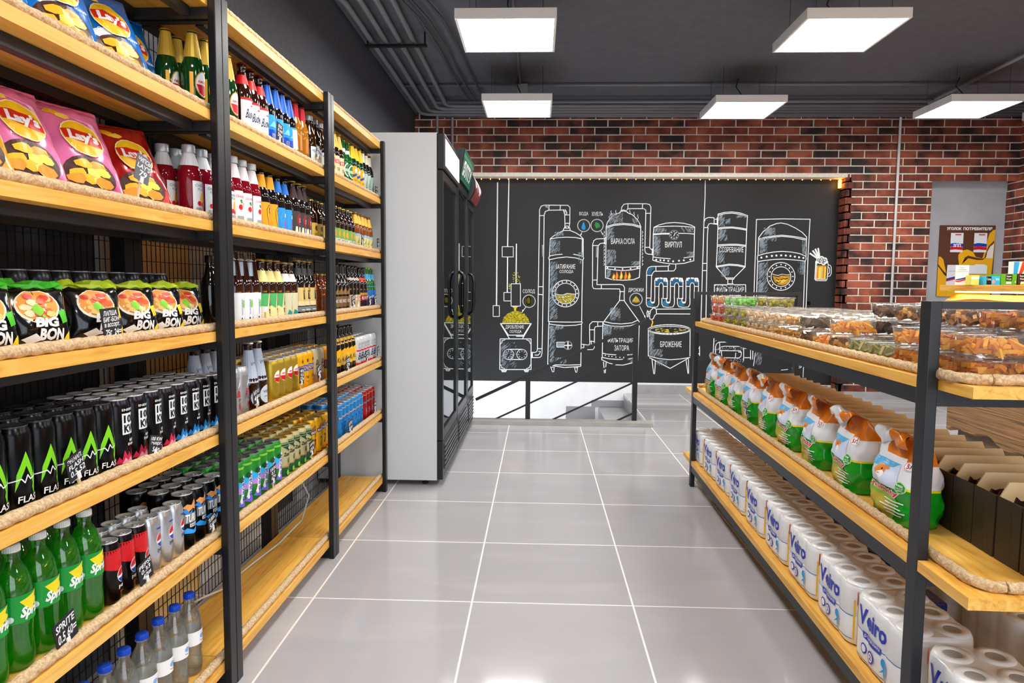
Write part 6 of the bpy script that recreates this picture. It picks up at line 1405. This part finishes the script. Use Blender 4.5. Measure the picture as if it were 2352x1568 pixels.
for (x, y) in ((1565, 470), (1588, 410), (1640, 405), (1798, 400), (1845, 425), (1888, 455)): stroke(i5, 'A', '%d %d %d %d %d %d %d %d' % (x, y, x-6, y+15, x+4, y+30, x-4, y+50), 1.1)
for x in (1505, 1935):
    for y in range(640, 1010, 40): stroke(i5, 'A', '%d %d %d %d %d %d' % (x, y, x+8, y+12, x-2, y+26), 1.4)
word(i5, 'A', 'ВОДА', 1228, 424, 1328, 470); word(i5, 'A', 'ХМЕЛЬ', 1366, 424, 1494, 470); circ(i5, 'A', 1277, 578, 68); circ(i5, 'A', 1427, 577, 69)
i5.append(('P', S('A', '1275 532 1258 575 1250 600 1258 622 1280 628 1297 618 1298 595 1288 560'), bl_)); stroke(i5, 'A', '1275 550 1266 600 1278 612', 1, CYA)
for k in range(9): i5.append(('E', *S('A', '%f %f' % (1427+24*cos(k*2.4)*(.3+.08*k), 575+26*sin(k*2.4)*(.3+.08*k)))[0], 2.3, 3.4, gr))
stroke(i5, 'A', '1258 648 1246 678|1470 640 1488 672', 1.6); i5.append(('P', S('A', '1240 670 1258 672 1240 698'), CW)); i5.append(('P', S('A', '1478 668 1492 660 1497 690'), CW))
word(i5, 'A', 'ДРОЖЖИ', 1780, 1280, 1950, 1330); circ(i5, 'A', 1865, 1407, 70); i5.append(('P', S('A', '1818 1438 1830 1408 1865 1368 1895 1400 1912 1438 1870 1446'), mat('#a08a3c', .8))); stroke(i5, 'A', '1835 1425 1862 1380 1890 1425 1845 1420', 1, fy); stroke(i5, 'A', '1906 1485 1964 1600', 1.6); i5.append(('P', S('A', '1954 1596 1970 1588 1972 1622'), CW))
drawing('brew_kettle_drawing', i5)
i6 = []
stroke(i6, 'C', '198 385 250 360 330 340 420 333 520 342 600 362 638 383|198 388 235 380 330 374 420 372 530 376 600 382 638 388|198 385 190 460 188 705|638 385 635 460 630 700|195 456 290 450 370 450|195 466 290 458 372 458|465 450 560 452 636 458|188 705 250 715 375 725|185 740 260 762 340 775 420 782 520 775 628 745|188 705 185 740|628 700 628 745|520 715 630 700')
circ(i6, 'C', 415, 467, 48, 2.4); dots(i6, 'C', '415 432 440 442 450 467 440 492 415 502 390 492 380 467 390 442', 1.2); stroke(i6, 'C', '412 480 428 446', 1.8); word(i6, 'C', 'ВИРПУЛ', 318, 540, 498, 602)
dots(i6, 'C', '222 735 267 740 306 742 352 748 405 752 468 746 520 742 590 733', 2.1); hatch(i6, 'C', 200, 395, 330, 450, 60, .8, 30, 1.2); hatch(i6, 'C', 195, 480, 270, 700, 110, .95, 31, 1.7); hatch(i6, 'C', 520, 380, 630, 440, 50, 2.2, 32, .6); hatch(i6, 'C', 530, 650, 625, 720, 50, .7, 33, .5)
stroke(i6, 'C', '432 785 432 830 412 856 200 860 180 885 172 905|365 790 350 805 165 808 135 822 118 860 115 1200|352 808 352 856|218 808 218 858|122 903 178 903|172 905 165 1150|118 1148 165 1150')
i6.append(('P', S('C', '130 890 135 835 165 815 205 818 175 850 160 890'), mat('#1d5f8a', .8)))
for k in range(3):
    x = 206+168*k
    i6.append(('P', S('C', '%d 1000 %d 945 %d 935 %d 935 %d 960 %d 1010 %d 985 %d 985 %d 1010' % (x+6, x+8, x+30, x+115, x+132, x+132, x+92, x+46, x+42)), mat('#1c5c86', .8)))
    stroke(i6, 'C', '%d 1150 %d 960 %d 935 %d 930 %d 935 %d 960 %d 1150' % (x, x, x+14, x+60, x+125, x+138, x+134)); stroke(i6, 'C', '%d 1150 %d 1010 %d 988 %d 983 %d 990 %d 1015 %d 1150' % (x+42, x+46, x+56, x+70, x+84, x+92, x+90))
    stroke(i6, 'C', '%d 1023 %d 1023|%d 1023 %d 1023|%d 1155 %d 1155' % (x, x+44, x+92, x+137, x+92, x+137)); 
    stroke(i6, 'C', '%d 940 %d 934 %d 936 %d 940|%d 940 %d 958|%d 940 %d 965|%d 940 %d 970' % (x+10, x+50, x+90, x+128, x+20, x+18, x+98, x+104, x+122, x+126), 4)
    if k < 3:
        x = 115+168*k
        i6.append(('P', S('C', '%d 1200 %d 1160 %d 1200 %d 1230 %d 1240 %d 1235' % (x+6, x+40, x+50, x+80, x+60, x+20)[::1]), mat('#1f7390', .8)))
        stroke(i6, 'C', '%d 1150 %d 1215 %d 1242 %d 1250 %d 1245 %d 1215 %d 1150' % (x, x, x+15, x+60, x+118, x+134, x+135)); stroke(i6, 'C', '%d 1150 %d 1185 %d 1200 %d 1185 %d 1150' % (x+48, x+48, x+68, x+88, x+90)); dots(i6, 'C', '%d 1196 %d 1200 %d 1195' % (x+60, x+70, x+80), 2)
stroke(i6, 'C', '676 1150 674 1200 660 1300 640 1318')
drawing('whirlpool_and_cooling_coil_drawing', i6)
i7 = []
circ(i7, 'D', 362, 548, 228, 2.2, 52); circ(i7, 'D', 364, 552, 212, 1.6, 38)
for k in range(46):
    a = rr.uniform(0, 6.28); q = math.sqrt(rr.random())*.9; x, y = 364+200*q*cos(a), 555+30*q*sin(a); stroke(i7, 'D', '%f %f %f %f' % (x, y, x+rr.uniform(10, 34), y+rr.uniform(-6, 6)), 1.6, (fy, yd, K)[k % 3])
stroke(i7, 'D', '136 560 136 832|588 560 586 835|136 832 250 862 370 874 480 866 586 850|150 852 372 968 572 856|176 872 195 1025 205 1025 214 880|545 882 565 1025 572 1025 570 870'); word(i7, 'D', 'БРОЖЕНИЕ', 266, 676, 497, 738); hatch(i7, 'D', 145, 570, 200, 830, 110, 1.0, 40, 1.6); hatch(i7, 'D', 150, 760, 290, 850, 80, 1.0, 41, 1.2); hatch(i7, 'D', 220, 880, 340, 940, 50, .9, 42, 1)
stroke(i7, 'D', '225 328 590 325|225 378 585 380|152 428 150 395 162 340 195 312 222 328 225 378 205 396 190 432 165 440 152 428|128 340 120 370 125 410 135 412 138 370 128 340|138 370 152 372|138 355 150 350|640 378 660 350 664 290')
for k in range(7): dots(i7, 'D', '%f %f' % (178+6*sin(k), 452+11*k), 1.4, fy)
drawing('fermentation_vat_drawing', i7)
i8 = []
stroke(i8, 'C', '752 -120 750 60 738 320 722 830 712 1180 705 1420|775 385 790 350 812 342 850 350 888 352|740 322 755 292 790 278 845 282|782 388 775 480 770 760 768 870 758 1420|738 388 782 388|724 775 772 775|722 852 770 852|848 285 848 345|880 282 880 358|848 345 888 345|860 300 880 296')
stroke(i8, 'C', '890 242 960 224 1040 218 1130 230 1208 258|892 256 960 238 1040 232 1130 244 1204 268|890 242 888 400 882 580 872 800|1208 258 1200 400 1192 590 1183 800|888 392 960 384 1040 382 1120 390 1200 404|888 404 960 396 1040 392 1120 402 1198 416|884 575 1000 568 1100 568 1192 580|883 590 1000 580 1100 580 1190 592|872 805 1010 782 1100 788 1182 806|875 815 1010 794 1100 800 1180 816|870 800 870 812 975 932|1183 800 1183 812 1062 932|975 932 980 945 1060 945 1066 932 975 932|996 945 994 1000|1046 945 1044 1000|1000 1000 1050 1000')
word(i8, 'C', 'СОЗРЕВАНИЕ', 905, 597, 1166, 655); hatch(i8, 'C', 895, 250, 960, 380, 70, 1.0, 50, 1.3); hatch(i8, 'C', 892, 410, 990, 540, 90, .9, 51, 1.6); hatch(i8, 'C', 885, 640, 960, 780, 70, .95, 52, 1.5); hatch(i8, 'C', 920, 815, 1010, 925, 80, .9, 53, 1.2); hatch(i8, 'C', 1080, 250, 1200, 285, 40, .5, 54, 1); hatch(i8, 'C', 960, 300, 1020, 350, 30, .5, 55, 1)
stroke(i8, 'C', '850 1005 990 1005 1000 995 1050 995 1060 1005 1187 1005 1187 1330|850 1005 846 1420'); word(i8, 'C', 'ФИЛЬТРАЦИЯ', 868, 1030, 1168, 1092)
for k in range(70): dots(i8, 'C', '%f %f' % (rr.uniform(858, 1180), rr.choice((rr.uniform(1008, 1026), rr.uniform(1098, 1115)))), .6)
stroke(i8, 'D', '870 165 900 160 935 175 938 200 930 235|870 165 865 200 890 240 1080 245 1095 255 1090 320|938 185 1130 180 1150 210 1150 300|930 235 1075 236|1092 185 1090 240|862 830 860 740 870 705 895 685 980 682|905 690 910 760 905 800|925 735 960 728 1135 730|915 775 1130 778 1142 800 1135 840 1110 855|925 780 930 850|860 850 1110 855|1080 800 1075 850|1110 790 1140 795|845 640 830 900|1165 740 1165 880|1175 752 1240 752|1175 852 1240 852|1240 740 1240 870|1265 745 1262 868|620 745 690 750|622 808 690 810|640 735 640 820|690 730 690 830')
for k in range(150): dots(i8, 'D', '%f %f' % (rr.uniform(850, 1170), rr.choice((rr.uniform(640, 690), rr.uniform(860, 900), rr.uniform(738, 770)))), .6)
drawing('maturing_tank_drawing', i8)
i9 = []
stroke(i9, 'C', '1305 300 1590 294 1884 298|1305 300 1268 1420|1884 298 1862 700 1838 1300|1328 498 1380 430 1450 372 1520 345 1570 338 1640 352 1730 395 1800 440 1847 490|1330 510 1400 492 1480 480 1580 470 1680 480 1780 495 1845 512|1335 522 1400 504 1480 492 1580 482 1700 494 1842 524|1328 498 1322 680|1847 492 1840 695|1322 690 1400 668 1490 652 1580 645 1680 652 1770 668 1838 698|1322 755 1400 742 1500 732 1590 728 1680 735 1770 742 1832 752|1318 690 1314 720 1320 756|1838 695 1842 725 1832 752|1318 760 1296 1420|1830 752 1806 1420')
dots(i9, 'C', '1358 712 1415 702 1472 694 1520 690 1572 688 1622 690 1672 695 1720 702 1765 709 1812 716', 2.3)
circ(i9, 'C', 1570, 915, 150); circ(i9, 'C', 1570, 918, 107, 1.7)
for k in range(16): dots(i9, 'C', '%f %f' % (1570+128*cos(k*.393), 916+128*sin(k*.393)), 1.6)
i9.append(('P', S('C', '1478 905 1500 915 1540 922 1580 905 1620 912 1672 905 1665 960 1640 990 1590 1012 1540 1005 1500 975'), mat('#b58a1c', .8)))
for k in range(26): x = rr.uniform(1490, 1600); y = rr.uniform(915, 1000); stroke(i9, 'C', '%f %f %f %f %f %f' % (x, y, x+20, y+7, x+46, y-2), 2.0, (fy, K, fl_)[k % 3])
stroke(i9, 'C', '1474 888 1500 898 1540 905 1580 890 1640 900 1674 892', 1.6)
hatch(i9, 'C', 1380, 390, 1510, 480, 120, .9, 60, 1.0); hatch(i9, 'C', 1335, 520, 1420, 670, 120, 1.0, 61, 1.6); hatch(i9, 'C', 1335, 500, 1520, 540, 60, .9, 62, 1.2); hatch(i9, 'C', 1318, 770, 1430, 1150, 300, .9, 63, 1.5); hatch(i9, 'C', 1790, 520, 1840, 680, 70, 1.6, 64, .4); hatch(i9, 'C', 1740, 760, 1825, 900, 80, 1.2, 65, .5); hatch(i9, 'C', 1330, 1090, 1400, 1140, 60, 1.0, 66, 1)
stroke(i9, 'D', '1290 800 1270 940|1685 965 1720 950 1790 942 1785 955 1700 985|1715 985 1732 1030 1745 975|1570 985 1640 978|1810 950 1805 1060', 1.8)
hatch(i9, 'D', 1290, 780, 1360, 940, 60, 1.1, 67, 1); circ(i9, 'D', 1868, 262, 14, 2.5)
drawing('bottling_tank_drawing', i9)
im = []
im.append(('P', S('C', '1954 798 2062 798 2052 942 1946 942')[::-1], mat('#c9901c', .8)))
for k in range(14): x = 1962+7*k; stroke(im, 'C', '%d %d %d %d' % (x, 805+(k*13) % 20, x-6, 935), 2.2, (mat('#e88d1c', .8), fy, mat('#d9c27c', .8))[(k//3) % 3])
stroke(im, 'C', '1945 765 1935 945 1950 960 2055 962 2068 945 2080 775|1955 780 1946 945 2054 946|2080 790 2102 796 2114 820 2114 880 2100 910 2068 916|2076 812 2090 820 2096 835 2094 875 2082 890 2070 892')
for (x, y, r) in ((1975, 735, 24), (2010, 722, 28), (2045, 735, 26), (2062, 760, 18), (1958, 760, 18), (2030, 770, 26), (1990, 762, 20)): im.append(('E', *S('C', '%d %d' % (x, y))[0], r/4.7, r/4.9, CW)); 
for (x, y, r) in ((1975, 738, 12), (2010, 728, 14), (2042, 742, 13), (1990, 760, 8), (2025, 765, 10)): circ(im, 'C', x, y, r, 1.4, m=K, n=14)
for a_ in ('1955 715 1885 668 1892 662', '1968 712 1915 640 1925 636', '1978 708 1942 622 1956 618', '1986 705 1972 614 1988 618'): im.append(('L', S('C', a_)[:2], 3.8, CW))
drawing('beer_mug_drawing', im)
